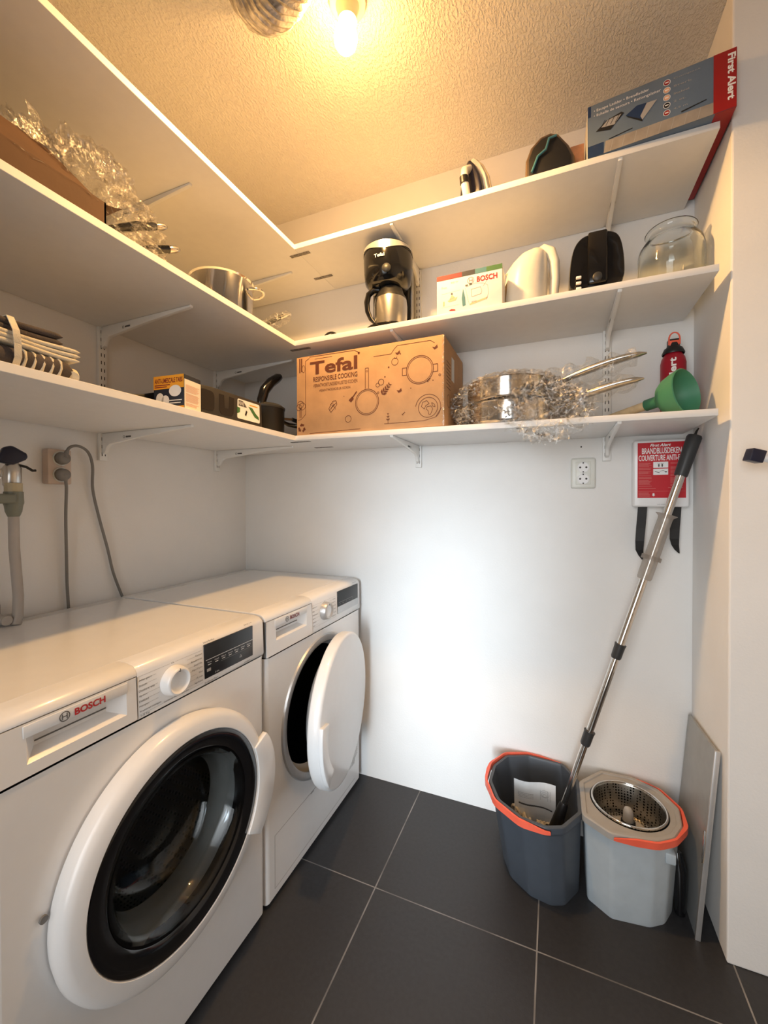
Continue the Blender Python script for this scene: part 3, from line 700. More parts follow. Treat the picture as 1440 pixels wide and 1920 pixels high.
def blanket():
    t = thing('fire_blanket', 'white and red fire blanket case on the back wall with two black pull straps', 'fire blanket', (1.695, 0, 1.25))
    x0, x1, z0, z1 = 1.620, 1.772, 1.150, 1.364; y = -.040
    B().box(x0, x1, y, -.003, z0, z1, bev=.007, seg=3).build('case', 'wplastic', t, 45)
    p = Print((x0+.012, y, z0+.029), (1, 0, 0), (0, 0, 1)); w, h = .130, .176
    p.rect(0, 0, w, h, 0)
    p.text('First Alert', .034, h-.0135, .056, .009, 1, bold=.03, shear=.3)
    p.text('BRANDBLUSDEKEN', .012, h-.036, .106, .019, 1, bold=.015); p.text('COUVERTURE ANTI-FEU', .003, h-.058, .124, .018, 1, bold=.015)
    p.rect(.043, h-.081, .083, h-.062, 1, 1); p.rect(.043, h-.103, .083, h-.084, 1, 1)
    for q in (.058, .067): p.disc(q, h-.0735, .0022, 2, 2, ry=.005); p.stroke([(q-.003, h-.066), (q, h-.071), (q+.003, h-.066)], .001, 2, 2)
    p.stroke([(.047, h-.092), (.056, h-.095), (.06, h-.0965)], .002, 2, 2); p.stroke([(.06, h-.092), (.07, h-.090), (.079, h-.095)], .001, 2, 2); p.disc(.077, h-.094, .003, 2, 2, ry=.002)
    random.seed(3)
    for cx in (.003, .089):
        z = h-.066
        while z > h-.140:
            if random.random() < .86: p.rect(cx, z, cx+.026+random.random()*.011, z+.0011, 3, 1)
            z -= .0026
    p.stroke([(.004, .030), (.050, .030)], .0016, 3, 1); p.stroke([(.083, .032), (.122, .032)], .0016, 3, 1); p.stroke([(.002, .021), (.128, .021)], .0006, 3, 1)
    for z in (.004, .007, .010, .013, .016): p.rect(.003, z, .034-.003*(z > .01), z+.0011, 3, 1)
    for q in (.044, .089): p.rect(q-.0025, .009, q+.0025, .0145, 1, 1); p.poly([(q-.0045, .0095), (q, .0045), (q+.0045, .0095)], 1, 1)
    p.text('pull down', .055, -.022, .022, .003, 2)
    p.build('printed_label', ['signred', 'white', 'inkgrey', 'paleprint'], t)
    def strap(pts, ws):
        b = B(); up = [(x-w/2*1, yy, z) for (x, yy, z), w in zip(pts, ws)]; dn = [(x+w/2, yy, z) for (x, yy, z), w in zip(pts, ws)]
        for i in range(len(pts)-1):
            b.face([up[i], dn[i], dn[i+1], up[i+1]]); b.face([(q[0], q[1]+.0015, q[2]) for q in (up[i], up[i+1], dn[i+1], dn[i])])
        b.build('pull_strap', 'blackpl', t, 60, recalc=False)
    strap([(1.650, -.022, 1.155), (1.647, -.026, 1.12), (1.643, -.032, 1.08), (1.640, -.034, 1.04), (1.640, -.030, 1.01), (1.645, -.024, .992), (1.650, -.020, .978)], [.026, .026, .026, .025, .022, .014, .003])
    strap([(1.742, -.022, 1.155), (1.739, -.027, 1.12), (1.735, -.033, 1.08), (1.734, -.034, 1.05), (1.737, -.030, 1.03), (1.743, -.024, 1.015), (1.750, -.020, 1.003)], [.026, .026, .026, .025, .020, .013, .003])
blanket()

# white rod with dark cap on the right wall
def wall_hook():
    t = thing('wall_hook', 'white rod with a dark square cap on the right wall at the picture edge', 'hook', (1.86, -.36, 1.26))
    a, b_ = V((1.822, -.362, 1.270)), V((1.98, -.335, 1.225))
    B().tube([a, b_, V((1.985, -.30, 1.222)), V((1.985, -.293, 1.222))], .009, 16).build('rod', 'wplastic', t, 60)
    d = (a-b_).normalized(); s = V((0, 1, 0)); s = (s-d*s.dot(d)).normalized(); u = d.cross(s)
    B().prism([(-.0145, -.0145), (.0145, -.0145), (.0145, .0145), (-.0145, .0145)], a-d*.004, s, u, d, .028, bev=.002).build('cap', 'darkblue', t, 40)
wall_hook()

# ================================================================ floor items
def rounded(poly, r, k=4):
    out = []; n = len(poly)
    for i in range(n):
        p0, p1, p2 = V(poly[i-1]), V(poly[i]), V(poly[(i+1) % n]); a = (p0-p1); c = (p2-p1); rr = min(r, a.length*.45, c.length*.45)
        A = p1+a.normalized()*rr; C = p1+c.normalized()*rr
        for j in range(k+1):
            f = j/k; out.append(tuple((A*(1-f)**2+p1*2*f*(1-f)+C*f*f)))
    return out
def shrink(poly, c, k, d=(0, 0)): return [(c[0]+(p[0]-c[0])*k+d[0], c[1]+(p[1]-c[1])*k+d[1]) for p in poly]
def inset(poly, dist):
    n = len(poly); out = []
    for i in range(n):
        a, b_, c = V(poly[i-1]), V(poly[i]), V(poly[(i+1) % n]); d1 = (b_-a); d2 = (c-b_)
        n1 = V((-d1.y, d1.x)).normalized() if d1.length > 1e-9 else V((0, 0)); n2 = V((-d2.y, d2.x)).normalized() if d2.length > 1e-9 else n1
        m = n1+n2; m = m.normalized() if m.length > 1e-6 else n1
        out.append((b_.x+m.x*dist, b_.y+m.y*dist))
    return out
HB = .252
dk = rounded([(1.462, -.245), (1.462, -.095), (1.415, -.020), (1.300, -.012), (1.225, -.045), (1.189, -.120), (1.186, -.205), (1.222, -.285), (1.295, -.335), (1.365, -.345), (1.412, -.325)][::-1], .010)
lt = rounded([(1.4635, -.255), (1.4635, -.105), (1.530, -.022), (1.620, -.018), (1.690, -.055), (1.726, -.125), (1.716, -.200), (1.685, -.255), (1.640, -.285), (1.530, -.300)], .010)
def ccw(p):
    a = sum(p[i-1][0]*p[i][1]-p[i][0]*p[i-1][1] for i in range(len(p))); return p if a > 0 else p[::-1]
dk, lt = ccw(dk), ccw(lt)
def ring3(poly, z): return [(p[0], p[1], z) for p in poly]
def bucket_shell(poly, c, kb, d, t=.0035, rim=.010):
    b = B(); f = lambda k, z: ring3(shrink(poly, c, k, (d[0]*(1-z/HB), d[1]*(1-z/HB))), z)
    o = [f(kb, .0), f(kb+.012, .004)]+[f(kb+.012+(1-.012-kb-.03)*z, z*HB) for z in (.25, .5, .75, .88)]+[f(.985, HB-.020), f(1.0, HB-.018), f(1.0, HB-.002), f(.992, HB)]
    inn = [ring3(shrink(inset(poly, rim), c, 1), HB), ring3(inset(poly, rim+.002), HB-.006)]
    inn += [ring3(inset(shrink(poly, c, kb+.012+(1-.012-kb-.03)*z, (d[0]*(1-z), d[1]*(1-z))), t+.002), z*HB) for z in (.8, .5, .25)]+[ring3(inset(shrink(poly, c, kb+.01, d), t), .008)]
    b.loft(o+inn); return b
def handle_band(poly, frac, z0, z1, out, t=.004):
    # band following the outside of the rim from fraction frac[0] to frac[1] of the outline
    n = len(poly); P = inset(poly, -out); L = [0]
    for i in range(1, n+1): L.append(L[-1]+(V(P[i % n])-V(P[i-1])).length)
    T = L[-1]
    def at(f):
        q = (f % 1)*T
        for i in range(n):
            if L[i+1] >= q: k = (q-L[i])/max(1e-9, L[i+1]-L[i]); return V(P[i])*(1-k)+V(P[(i+1) % n])*k
    c = V((sum(p[0] for p in P)/n, sum(p[1] for p in P)/n)); b = B(); rings = []
    K = 44
    for i in range(K+1):
        f = i/K; p = at(frac[0]+(frac[1]-frac[0])*f); d = (p-c).normalized(); e = min(1, 6*f+.35, 6*(1-f)+.35); zm = (z0+z1)/2+.004*sin(pi*f); hh = (z1-z0)/2*e
        g = .006*max(0, 1-abs(f-.5)*7)          # thicker grip in the middle
        rings.append([(p.x+d.x*(a+g*s), p.y+d.y*(a+g*s), zm+h_) for a, h_, s in ((-t*.5, -hh, 0), (t*.5+.001, -hh*.9, 1), (t*.5+.001, hh*.9, 1), (-t*.5, hh, 0))])
    b.loft(rings); return b
def start_frac(poly, pt, out=0):
    n = len(poly); P = inset(poly, -out); L = 0; S = []
    for i in range(n): S.append(L); L += (V(P[(i+1) % n])-V(P[i])).length
    i = min(range(n), key=lambda k: (V(P[k])-V(pt)).length); return S[i]/L

cD, cL = (1.33, -.18), (1.595, -.16)
tD = thing('mop_bucket', 'dark slate-grey mop bucket with a coral handle, holding the mop and a paper', 'bucket', (1.33, -.18, 0), 'two halves of the mop bucket set')
bucket_shell(dk, (1.375, -.16), .80, (.010, .004)).build('bucket_body', 'bucketdk', tD, 22)
f0, f1 = start_frac(dk, (1.375, -.012)), start_frac(dk, (1.385, -.335))
handle_band(dk, (f0, f1), HB-.020, HB+.002, .007).build('handle', 'orange', tD, 50)
tL = thing('mop_bucket', 'pale blue-grey spin bucket with a wringing basket and a coral handle', 'bucket', (1.595, -.16, 0), 'two halves of the mop bucket set')
bucket_shell(lt, (1.56, -.19), .865, (.0, .006)).build('bucket_body', 'bucketlt', tL, 22)
f0, f1 = start_frac(lt, (1.575, -.297)), start_frac(lt, (1.575, -.018))
handle_band(lt, (f0, f1), HB-.016, HB+.004, .007).build('handle', 'orange', tL, 50)
# spin insert: plate with round opening, basket, spindle
BC = V((1.592, -.158)); BR = .098
def plate_with_hole(b, poly, z, c, r):
    n = len(poly); R = []
    for p in poly:
        d = (V(p)-c).normalized(); R.append((c.x+d.x*r, c.y+d.y*r))
    for i in range(n):
        j = (i+1) % n; b.face([(poly[i][0], poly[i][1], z), (poly[j][0], poly[j][1], z), (R[j][0], R[j][1], z), (R[i][0], R[i][1], z)])
    return R
dense = []
for i in range(len(lt)):
    a, c = V(lt[i]), V(lt[(i+1) % len(lt)]); k = max(1, int((c-a).length/.012))
    for j in range(k): dense.append(tuple(a+(c-a)*j/k))
b = B(); po = inset(dense, -.003); pi_ = inset(dense, .014)
b.loft([ring3(po, HB-.014), ring3(po, HB+.003), ring3(inset(dense, 0), HB+.006), ring3(inset(dense, .010), HB+.006), ring3(inset(dense, .012), HB+.002)], cap0=False, cap1=False)
Rr = plate_with_hole(b, inset(dense, .012), HB+.002, BC, BR+.006)
b.loft([ring3(Rr, HB+.002), ring3([(BC.x+(p[0]-BC.x)*1.0, BC.y+(p[1]-BC.y)*1.0) for p in Rr], HB-.02)], cap0=False, cap1=False)
bmesh.ops.remove_doubles(b.bm, verts=b.bm.verts, dist=1e-5)
ins = b.build('spin_insert', 'rimgrey', tL, 35)
B3 = (BC.x, BC.y, HB)
bk = B().lathe([(.004, BR+.003), (.007, BR), (.004, BR-.003), (0, BR-.004), (-.06, BR-.010), (-.085, BR-.016), (-.085, .055), (-.083, .05)], B3, (0, 0, 1), 64).build('wringer_basket', 'perf', tL, 60)
B().tube([(BC.x+BR*cos(a*pi/24), BC.y+BR*sin(a*pi/24), HB+.006) for a in range(48)], .0028, 8, closed=True).build('basket_rim', 'chrome', bk, 60)
B().lathe([(-.083, .062), (-.078, .060), (-.076, .024), (-.070, .020), (-.05, .018), (-.046, 0)], B3, (0, 0, 1), 32).build('basket_floor', 'rimgrey', bk, 40)
B().lathe([(-.072, .021), (-.048, .0195), (-.044, .017)], B3, (0, 0, 1), 24).build('spindle_collar', 'blackpl', bk, 40)
B().lathe([(-.048, .015), (-.020, .0135), (-.010, .010), (-.006, .004), (-.005, 0)], B3, (0, 0, 1), 24).build('spindle', 'rimgrey', bk, 50)
B().box(1.665, 1.690, -.262, -.236, .185, .215, bev=.004).build('latch', 'bucketlt', tL)

# paper leaflet standing in the dark bucket
p = Print((1.262, -.135, .055), (1, 0.06, 0), (0, -.12, 1)); b = B()
def leaf(mp_h):
    pts = []
    return pts
uu, vv = V((1, .05, .0)).normalized(), V((0, -.16, 1)).normalized(); po = V((1.262, -.125, .040))
nn = uu.cross(vv)
lf = B(); N = 8
g = [[po+uu*(.128*i/N)+vv*(.215*j/N)+nn*(.005*sin(i*.8)+.004*sin(j*.9+i*.3)) for i in range(N+1)] for j in range(N+1)]
for j in range(N):
    for i in range(N):
        lf.face([g[j][i], g[j][i+1], g[j+1][i+1], g[j+1][i]]); q = -nn*.0006; lf.face([g[j][i]+q, g[j+1][i]+q, g[j+1][i+1]+q, g[j][i+1]+q])
lo = thing('leaflet', 'white instruction leaflet standing inside the dark mop bucket', 'paper', (1.32, -.12, .05))
lf.build('sheet', 'paper', lo, 60, recalc=False)
mpf = lambda a, b_, h: po+uu*a+vv*b_+nn*(.005*sin(a/.128*N*.8)+.004*sin(b_/.215*N*.9+a/.128*N*.3)+.0010+h)
sg = 1 if nn.y < 0 else -1
p = Print((0, 0, 0), (1, 0, 0), (0, 0, 1), mp=lambda a, b_, h: mpf(a, b_, h) if sg > 0 else mpf(a, b_, -h-.0026))
for i in range(16): p.rect(.014+i*.0065, .122-i*.0006, .0206+i*.0065, .128-i*.0006, 0)
for k in range(4):
    for i in range(8): p.rect(.012+i*.0062, .150+k*.006, .0175+i*.0062, .1515+k*.006, 1)
for k in range(3): p.ring(.095, .170+.003*k, .006+.004*k, .0008, 1, n=16)
for a in (.082, .104, .112): p.stroke([(a, .150), (a, .190)], .0007, 1)
p.build('leaflet_print', ['inkgrey', 'inklight'], lo)

def mop():
    A, T = V((1.384, -.172, .115)), V((1.768, -.100, 1.362)); d = (T-A); L = d.length; d.normalize(); P = lambda f: A+d*(L*f)
    t = thing('spin_mop', 'spin mop with a steel telescopic pole leaning from the dark bucket to the corner', 'mop', A)
    # fractions along the pole measured on the photograph
    segs = [(.02, .335, .0110), (.335, .60, .0120), (.60, .935, .0135)]
    B().cyl(P(.02), P(.26), .0095, n=24).build('lower_tube', 'polish', t, 60)
    B().cyl(P(.255), P(.47), .0108, n=24).build('middle_tube', 'polish', t, 60)
    B().cyl(P(.46), P(.93), .0120, n=24).build('upper_tube', 'polish', t, 60)
    for f in (.252, .475): B().tube([P(f-.018), P(f-.014), P(f+.012), P(f+.018)], [.0125, .0145, .0150, .0165], 24).build('locking_collar', 'darkgrey', t, 50)
    B().tube([P(.905), P(.908), P(.95), P(.996), P(1.0)], [.0165, .0175, .0185, .0195, .017], 24).build('foam_grip', 'darkgrey', t, 60)
    B().tube([P(1.0), P(1.0)+V((.004, 0, .012)), P(1.0)+V((.010, .003, .022))], [.004, .003, .002], 8).build('hanging_loop', 'blackpl', t)
    s = B().tube([P(.655), P(.66), P(.70), P(.705)], [.0175, .0200, .0200, .0185], 28); s.tube([P(.705), P(.715), P(.80), P(.806), P(.812)], [.0255, .0200, .0190, .0200, .0290][::1], 28)
    s.tube([P(.702), P(.712)], [.0265, .0265], 28)
    s.build('handle_sleeve', 'sleeve', t, 50)
    B().tube([P(-.005), P(.01), P(.05), P(.075), P(.08)], [.017, .019, .016, .0135, .011], 20).build('pole_joint', 'blackpl', t, 50)
    hc = V((1.385, -.172, .078)); random.seed(5)
    B().lathe([(.035, .012), (.030, .035), (.012, .052), (0, .055), (-.008, .05), (-.010, 0)], hc, (0, 0, 1), 32).build('mop_plate', 'greypaint', t, 50)
    yarn = B()
    for k in range(95):
        a = random.random()*2*pi; r0 = .030+random.random()*.02; r1 = .075+random.random()*.035; cpt = hc
        q = []
        for j in range(7):
            f = j/6; rr = r0+(r1-r0)*f; aa = a+.35*sin(f*3+k); z = .028*(1-f)+.022*sin(f*pi)*(.6+random.random()*.5)-.052*f*f+.012
            x, y = hc.x+rr*cos(aa), hc.y+rr*sin(aa)
            x = min(max(x, 1.335), 1.445); y = min(max(y, -.265), -.150)
            q.append((x, y, hc.z+z))
        yarn.tube(q, .0034, 6)
    yn = yarn.build('mop_yarn', 'mop', t, 60); yn['kind'] = 'stuff'
mop()

# spare mop head (bundle of yarn) lying in the dark bucket at left
random.seed(9); yb = B()
for k in range(26):
    c = V((1.292+random.uniform(-.03, .035), -.165+random.uniform(-.04, .04), .095+random.uniform(-.01, .03))); r = random.uniform(.012, .022); a0 = random.random()*6
    nrm = V((random.uniform(-1, 1), random.uniform(-1, 1), random.uniform(-1, 1))).normalized(); s1 = nrm.orthogonal().normalized(); s2 = nrm.cross(s1)
    yb.tube([c+(s1*cos(a0+j*.6)+s2*sin(a0+j*.6))*r+nrm*(.002*j) for j in range(11)], .0045, 6)
c0 = V((1.295, -.165, .055)); yb.lathe([(-.045, 0), (-.042, .04), (-.01, .055), (.02, .04), (.035, 0)], c0, (0, 0, 1), 20)
tag(yb.build('spare_mop_head', 'mop', None, 60), 'curly cream spare mop head lying in the dark bucket beside the leaflet', 'mop head')

# grey panel leaning on the right wall
pn = thing('leaning_panel', 'thin grey metal-edged panel leaning against the right wall behind the bucket', 'panel', (1.75, -.14, 0))
bt = [(1.735, -.252, 0), (1.743, -.252, 0), (1.743, -.02, 0), (1.735, -.02, 0)]; tp = [(1.776, -.252, .512), (1.784, -.252, .512), (1.784, -.02, .498), (1.776, -.02, .498)]
B().hexa(bt, tp, bev=.0015).build('panel_sheet', 'panelgrey', pn, 30)
B().hexa([(1.733, -.258, 0), (1.745, -.258, 0), (1.745, -.2515, 0), (1.733, -.2515, 0)], [(1.774, -.258, .514), (1.786, -.258, .514), (1.786, -.2515, .514), (1.774, -.2515, .514)], bev=.001).build('edge_strip', 'silver', pn, 30)
B().tube([(1.7525, -.259, .30), (1.750, -.264, .27), (1.7475, -.264, .235), (1.7475, -.259, .215)], .0035, 8).build('edge_clip', 'steel', pn)
# dark shoe-brush like object behind the light bucket
db = B(); db.tube([(1.712, -.175, .165), (1.715, -.185, .12), (1.715, -.190, .06), (1.715, -.190, .002)], [.010, .018, .016, .013], 16)
dq = db.build('dark_bottle', 'blackgloss', None, 60); tag(dq, 'small glossy black bottle wedged behind the pale bucket beside the panel', 'bottle')

# ================================================================ lowest shelf
ZS3 = lambda x: (Z3 if x < DL else zback(2, x))+.018
def tefal_box():
    x0, x1, yf, yb, = .5035, 1.060, -.295, -.012; z0 = ZS3(.8)+.001; z1 = z0+.289
    t = thing('cookware_carton', 'large brown cardboard box of cookware with Tefal print on the lowest shelf', 'box', ((x0+x1)/2, (yf+yb)/2, z0))
    B().box(x0, x1, yf, yb, z0, z1, bev=.002).build('carton_body', 'carton', t, 40)
    p = Print((x0, yf, z0), (1, 0, 0), (0, 0, 1)); w, h = x1-x0, z1-z0
    # the drawing is measured as fractions of the printed face
    X = lambda f: f*w; Y = lambda f: (1-f)*h
    p.text('Tefal', X(.105), Y(.245), X(.345), h*.165, 0, bold=.025)
    p.text('RESPONSIBLE COOKING', X(.13), Y(.335), X(.32), h*.060, 0, bold=.012)
    p.text('VERANTWORTUNGSBEWUSSTES KOCHEN', X(.13), Y(.405), X(.32), h*.042, 0); p.text('VERANTWOORDELIJK KOKEN', X(.175), Y(.475), X(.225), h*.038, 0)
    lw = .0022
    # frying pan
    cx, cy = X(.515), Y(.655); p.ring(cx, cy, .045, lw); p.ring(cx, cy, .040, lw*.7)
    p.stroke([(cx-.006, cy+.046), (cx-.006, cy+.116), (cx+.006, cy+.116), (cx+.006, cy+.046)], lw); p.ring(cx, cy+.105, .0035, .0012, n=12)
    # pot
    cx, cy = X(.855), Y(.355); p.ring(cx, cy, .047, lw); p.ring(cx, cy, .042, lw*.7)
    for s in (1, -1): p.stroke([(cx+s*.045, cy+.012), (cx+s*.060, cy+.012), (cx+s*.060, cy-.012), (cx+s*.045, cy-.012)], lw)
    # globe
    cx, cy = X(.905), Y(.785); p.ring(cx, cy, .033, .0018); p.ring(cx, cy, .043, .0018, t0=-.9, t1=3.0, n=26)
    for q in ([(-.018, .018), (-.004, .022), (.004, .012), (-.008, .006), (-.012, -.004), (-.022, .004)], [(-.004, .002), (.010, .004), (.016, -.006), (.008, -.024), (.002, -.022), (.000, -.010), (-.006, -.006)], [(.012, .014), (.020, .010), (.024, .000), (.016, .002)]):
        p.stroke([(cx+a, cy+b_) for a, b_ in q], .0016, closed=True)
    # spatula
    p.poly([(X(.388), Y(.61)), (X(.405), Y(.64)), (X(.425), Y(.60)), (X(.412), Y(.57))]); p.stroke([(X(.415), Y(.585)), (X(.445), Y(.515))], .0045)
    # oven mitt
    q = [(X(.245), Y(.69)), (X(.26), Y(.735)), (X(.285), Y(.69)), (X(.305), Y(.645)), (X(.298), Y(.60)), (X(.275), Y(.60)), (X(.262), Y(.635))]
    p.stroke(q, .002, closed=True)
    for i in range(5): p.stroke([(X(.252+i*.010), Y(.71-i*.018)), (X(.270+i*.008), Y(.66-i*.010))], .0013); p.stroke([(X(.255+i*.009), Y(.64+i*.01)), (X(.280+i*.004), Y(.62+i*.022))], .0013)
    # leaves
    def leafp(a, b_, s, ang, n=5):
        for i in range(n):
            t_ = i/(n-1); bx, by = a+cos(ang)*s*t_*.8, b_+sin(ang)*s*t_*.8
            for sg_ in (1, -1):
                g_ = ang+sg_*.75; l = s*.38*(1-.4*t_); ex, ey = bx+cos(g_)*l, by+sin(g_)*l; mx, my = (bx+ex)/2, (by+ey)/2; nx, ny = -sin(g_)*l*.22, cos(g_)*l*.22
                p.poly([(bx, by), (mx+nx, my+ny), (ex, ey), (mx-nx, my-ny)])
        p.stroke([(a, b_), (a+cos(ang)*s*.9, b_+sin(ang)*s*.9)], .0014)
    leafp(X(.615), Y(.585), .048, radians(48)); leafp(X(.655), Y(.895), .026, radians(90), 3); leafp(X(.90), Y(.50), .016, radians(45), 3); leafp(X(.745), Y(.845), .014, radians(40), 3)
    for a, b_, r in ((.70, .12, .0), (.93, .12, 0), (.71, .555, 0)):
        p.poly([(X(a), Y(b_)), (X(a+.016), Y(b_+.006)), (X(a+.03), Y(b_-.020)), (X(a+.034), Y(b_+.016)), (X(a+.014), Y(b_+.034))])
    for a, b_, r in ((.355, .555, .0015), (.635, .385, .0025), (.735, .145, .0022), (.66, .28, .003), (.935, .49, .0018), (.80, .55, .0018), (.46, .06, .0045)): p.disc(X(a), Y(b_), r, n=10)
    for a, b_, r in ((.70, .225, .0125), (.385, .835, .0125), (.59, .56, .0038), (.975, .44, .004)): p.ring(X(a), Y(b_), r, .0017, n=18)
    p.stroke([(X(.695), Y(.175)), (X(.703), Y(.19)), (X(.714), Y(.172))], .0018)
    p.ring(X(.61), Y(.44), .011, .0018, n=16); p.ring(X(.587), Y(.47), .0075, .0016, n=12)
    # corner frame lines
    p.stroke([(X(.10), Y(.015)), (X(.43), Y(.02)), (X(.46), Y(.055))], .0018); p.stroke([(X(.14), Y(.05)), (X(.27), Y(.05))], .0014)
    p.stroke([(X(.56), Y(.13)), (X(.675), Y(.13)), (X(.695), Y(.08)), (X(.715), Y(.045)), (X(.92), Y(.045)), (X(.945), Y(.08))], .0016)
    p.stroke([(X(.07), Y(.60)), (X(.07), Y(.06)), (X(.10), Y(.03))], .0016); p.stroke([(X(.07), Y(.60)), (X(.07), Y(.73)), (X(.035), Y(.79)), (X(.01), Y(.80))], .0016)
    p.stroke([(X(.63), Y(.93)), (X(.88), Y(.93)), (X(.95), Y(.90)), (X(.985), Y(.80))], .0016); p.stroke([(X(.10), Y(.975)), (X(.47), Y(.965))], .0018); p.stroke([(X(.655), Y(.90)), (X(.655), Y(.93))], .0016)
    p.rect(X(.022), Y(.20), X(.030), Y(.02)); p.rect(X(.036), Y(.19), X(.045), Y(.02)); p.ring(X(.055), Y(.155), .007, .0014, n=12, ry=.014)
    # tree
    for dx, dy, r in ((.03, .60, .014), (.045, .625, .014), (.018, .635, .012)): p.ring(X(dx), Y(dy), r, .0016, n=14)
    for q in (.024, .031, .038): p.stroke([(X(q), Y(.64)), (X(q), Y(.77))], .0014)
    # three chasing arrows
    for k in range(3):
        a = radians(90+120*k); cx, cy = X(.040), Y(.90); q = lambda r, a_: (cx+r*cos(a_), cy+r*sin(a_))
        p.poly([q(.010, a-.9), q(.017, a-.7), q(.017, a+.15), q(.008, a+.2)]); p.poly([q(.019, a+.05), q(.013, a+.75), q(.005, a+.2)])
    p.build('printed_artwork', 'brown', t)
    # tape at the right corners and side print
    B().box(x1-.006, x1+.0006, yf-.0006, yf+.0001, z0+.0, z1-.004).build('packing_tape', 'filmthin', t)
    s = Print((x1, yf, z0), (0, 1, 0), (0, 0, 1)); s.rect(.10, .17, .14, .25, 1)
    for k in range(8): s.rect(.03, .13+k*.012, .085, .133+k*.012, 0)
    s.ring(.06, .09, .022, .002, 0)
    s.build('side_print', ['browndk', 'paper'], t)
tefal_box()

def pan(x, y, z, r, h, hdir, hlen, rise, label, grp, matname='polish', hz=None):
    t = thing('saute_pan', label, 'pan', (x, y, z), grp)
    B().lathe([(0, 0), (0, r-.012), (.004, r-.003), (.012, r), (h-.004, r), (h, r+.003), (h-.0015, r-.001), (h-.006, r-.003), (.012, r-.004), (.004, r-.012), (.004, 0)], (x, y, z), (0, 0, 1), 64).build('pan_body', matname, t, 50)
    d = V(hdir).normalized(); a = V((x, y, z+h-.018))+d*r; s = V((0, 0, 1))
    pts = []; rad = []
    for i in range(15):
        f = i/14; pts.append(a+d*hlen*f+s*(rise*sin(f*pi/2*.95))); rad.append(.008 if f < .12 else .008+.0105*sin(pi*min(1, (f-.1)/.9))**.7+.001)
    rad[-1] = .004
    B().tube(pts, rad, 16, flat=.55).build('pan_handle', 'steel', t, 60)
    b = B()
    for q in (-.012, .012): b.lathe([(0, .004), (.002, .003), (.002, 0)], V((x, y, z+h-.018))+d*(r-.001)+d.cross(s)*q, tuple(d), 10)
    b.build('rivets', 'steel', t); return t
g = 'steel pans wrapped in plastic beside the cookware box'
zs = ZS3(1.25)+.002
pan(1.252, -.165, zs, .135, .070, (1, -.22, 0), .235, .050, 'lower steel saute pan in crumpled clear plastic right of the Tefal carton', g)
pan(1.245, -.165, zs+.073, .133, .068, (1, -.18, 0), .250, .052, 'upper steel saute pan in crumpled clear plastic right of the Tefal carton', g)
def crumple(name, label, cat, c, rad, seed, m='film', amp=.35, sub=5, fr=9, group=None, squash=None, shape=None, parent=None):
    b = B(); bmesh.ops.create_icosphere(b.bm, subdivisions=sub, radius=1)
    off = V((seed*3.1, seed*1.7, seed*.9))
    for v in b.bm.verts:
        n = v.co.normalized(); q = n*1.0
        ridge = 1-abs(noise.noise(q*fr*.35+off))*2; ridge2 = 1-abs(noise.noise(q*fr+off*2))*2; r3 = 1-abs(noise.noise(q*fr*2.6+off))*2
        k = 1+amp*(.55*(ridge-.5)+.30*(ridge2-.5)+.14*(r3-.5))
        p_ = V((n.x*rad[0]*k, n.y*rad[1]*k, n.z*rad[2]*k))
        if shape: p_ = shape(p_, n)
        v.co = V(c)+p_
    o = b.build(name, m, parent, 0, recalc=True)
    if parent is None: tag(o, label, cat, group)
    return o
def clampz(zmin):
    return lambda p_, n: p_
def film_over_pans():
    base = ZS3(1.25)+.001; c = V((1.25, -.168, base+.078))
    def sh(p_, n):
        q = V(p_)
        if q.z+c.z < base: q.z = base-c.z+abs(noise.noise(p_*60))*.004
        q.y = min(max(q.y, -.19), .15); return q
    crumple('plastic_wrap', 'large crumpled clear plastic bag wrapped round the two steel pans', 'plastic bag', c, (.185, .160, .096), 3, amp=.30, sub=6, fr=10, shape=sh)
    c2 = V((1.140, -.235, base+.030))
    def sh2(p_, n):
        q = V(p_)
        if q.z+c2.z < base: q.z = base-c2.z+.001
        return q
    crumple('plastic_wrap', 'small crumpled clump of clear plastic beside the right corner of the Tefal carton', 'plastic bag', c2, (.050, .045, .034), 8, amp=.6, sub=5, fr=9, shape=sh2)
    c3 = V((1.36, -.30, base+.025))
    crumple('plastic_wrap', 'loose tail of clear plastic drooping over the front edge of the lowest shelf', 'plastic bag', c3, (.105, .016, .078), 5, amp=.8, sub=5, fr=8, m='filmthin')
    # the two sheaths round the handles
    for (a, b_, s_) in ((V((1.36, -.20, base+.125)), V((1.605, -.228, base+.170)), 12), (V((1.37, -.21, base+.052)), V((1.60, -.232, base+.108)), 15)):
        t_ = B(); d = b_-a; pts = [a+d*(i/22) for i in range(23)]
        t_.tube(pts, [(.040-.018*i/22)*(1+.25*sin(i*1.3+s_)) if i < 22 else .004 for i in range(23)], 26)
        for v in t_.bm.verts: v.co += V(noise.noise_vector(v.co*38+V((s_, 0, 0))))*.010
        tag(t_.build('plastic_sleeve', 'filmthin', None, 0), ('clear plastic sheath round the upper pan handle' if s_ == 12 else 'clear plastic sheath round the lower pan handle')+' pointing right', 'plastic bag')
film_over_pans()

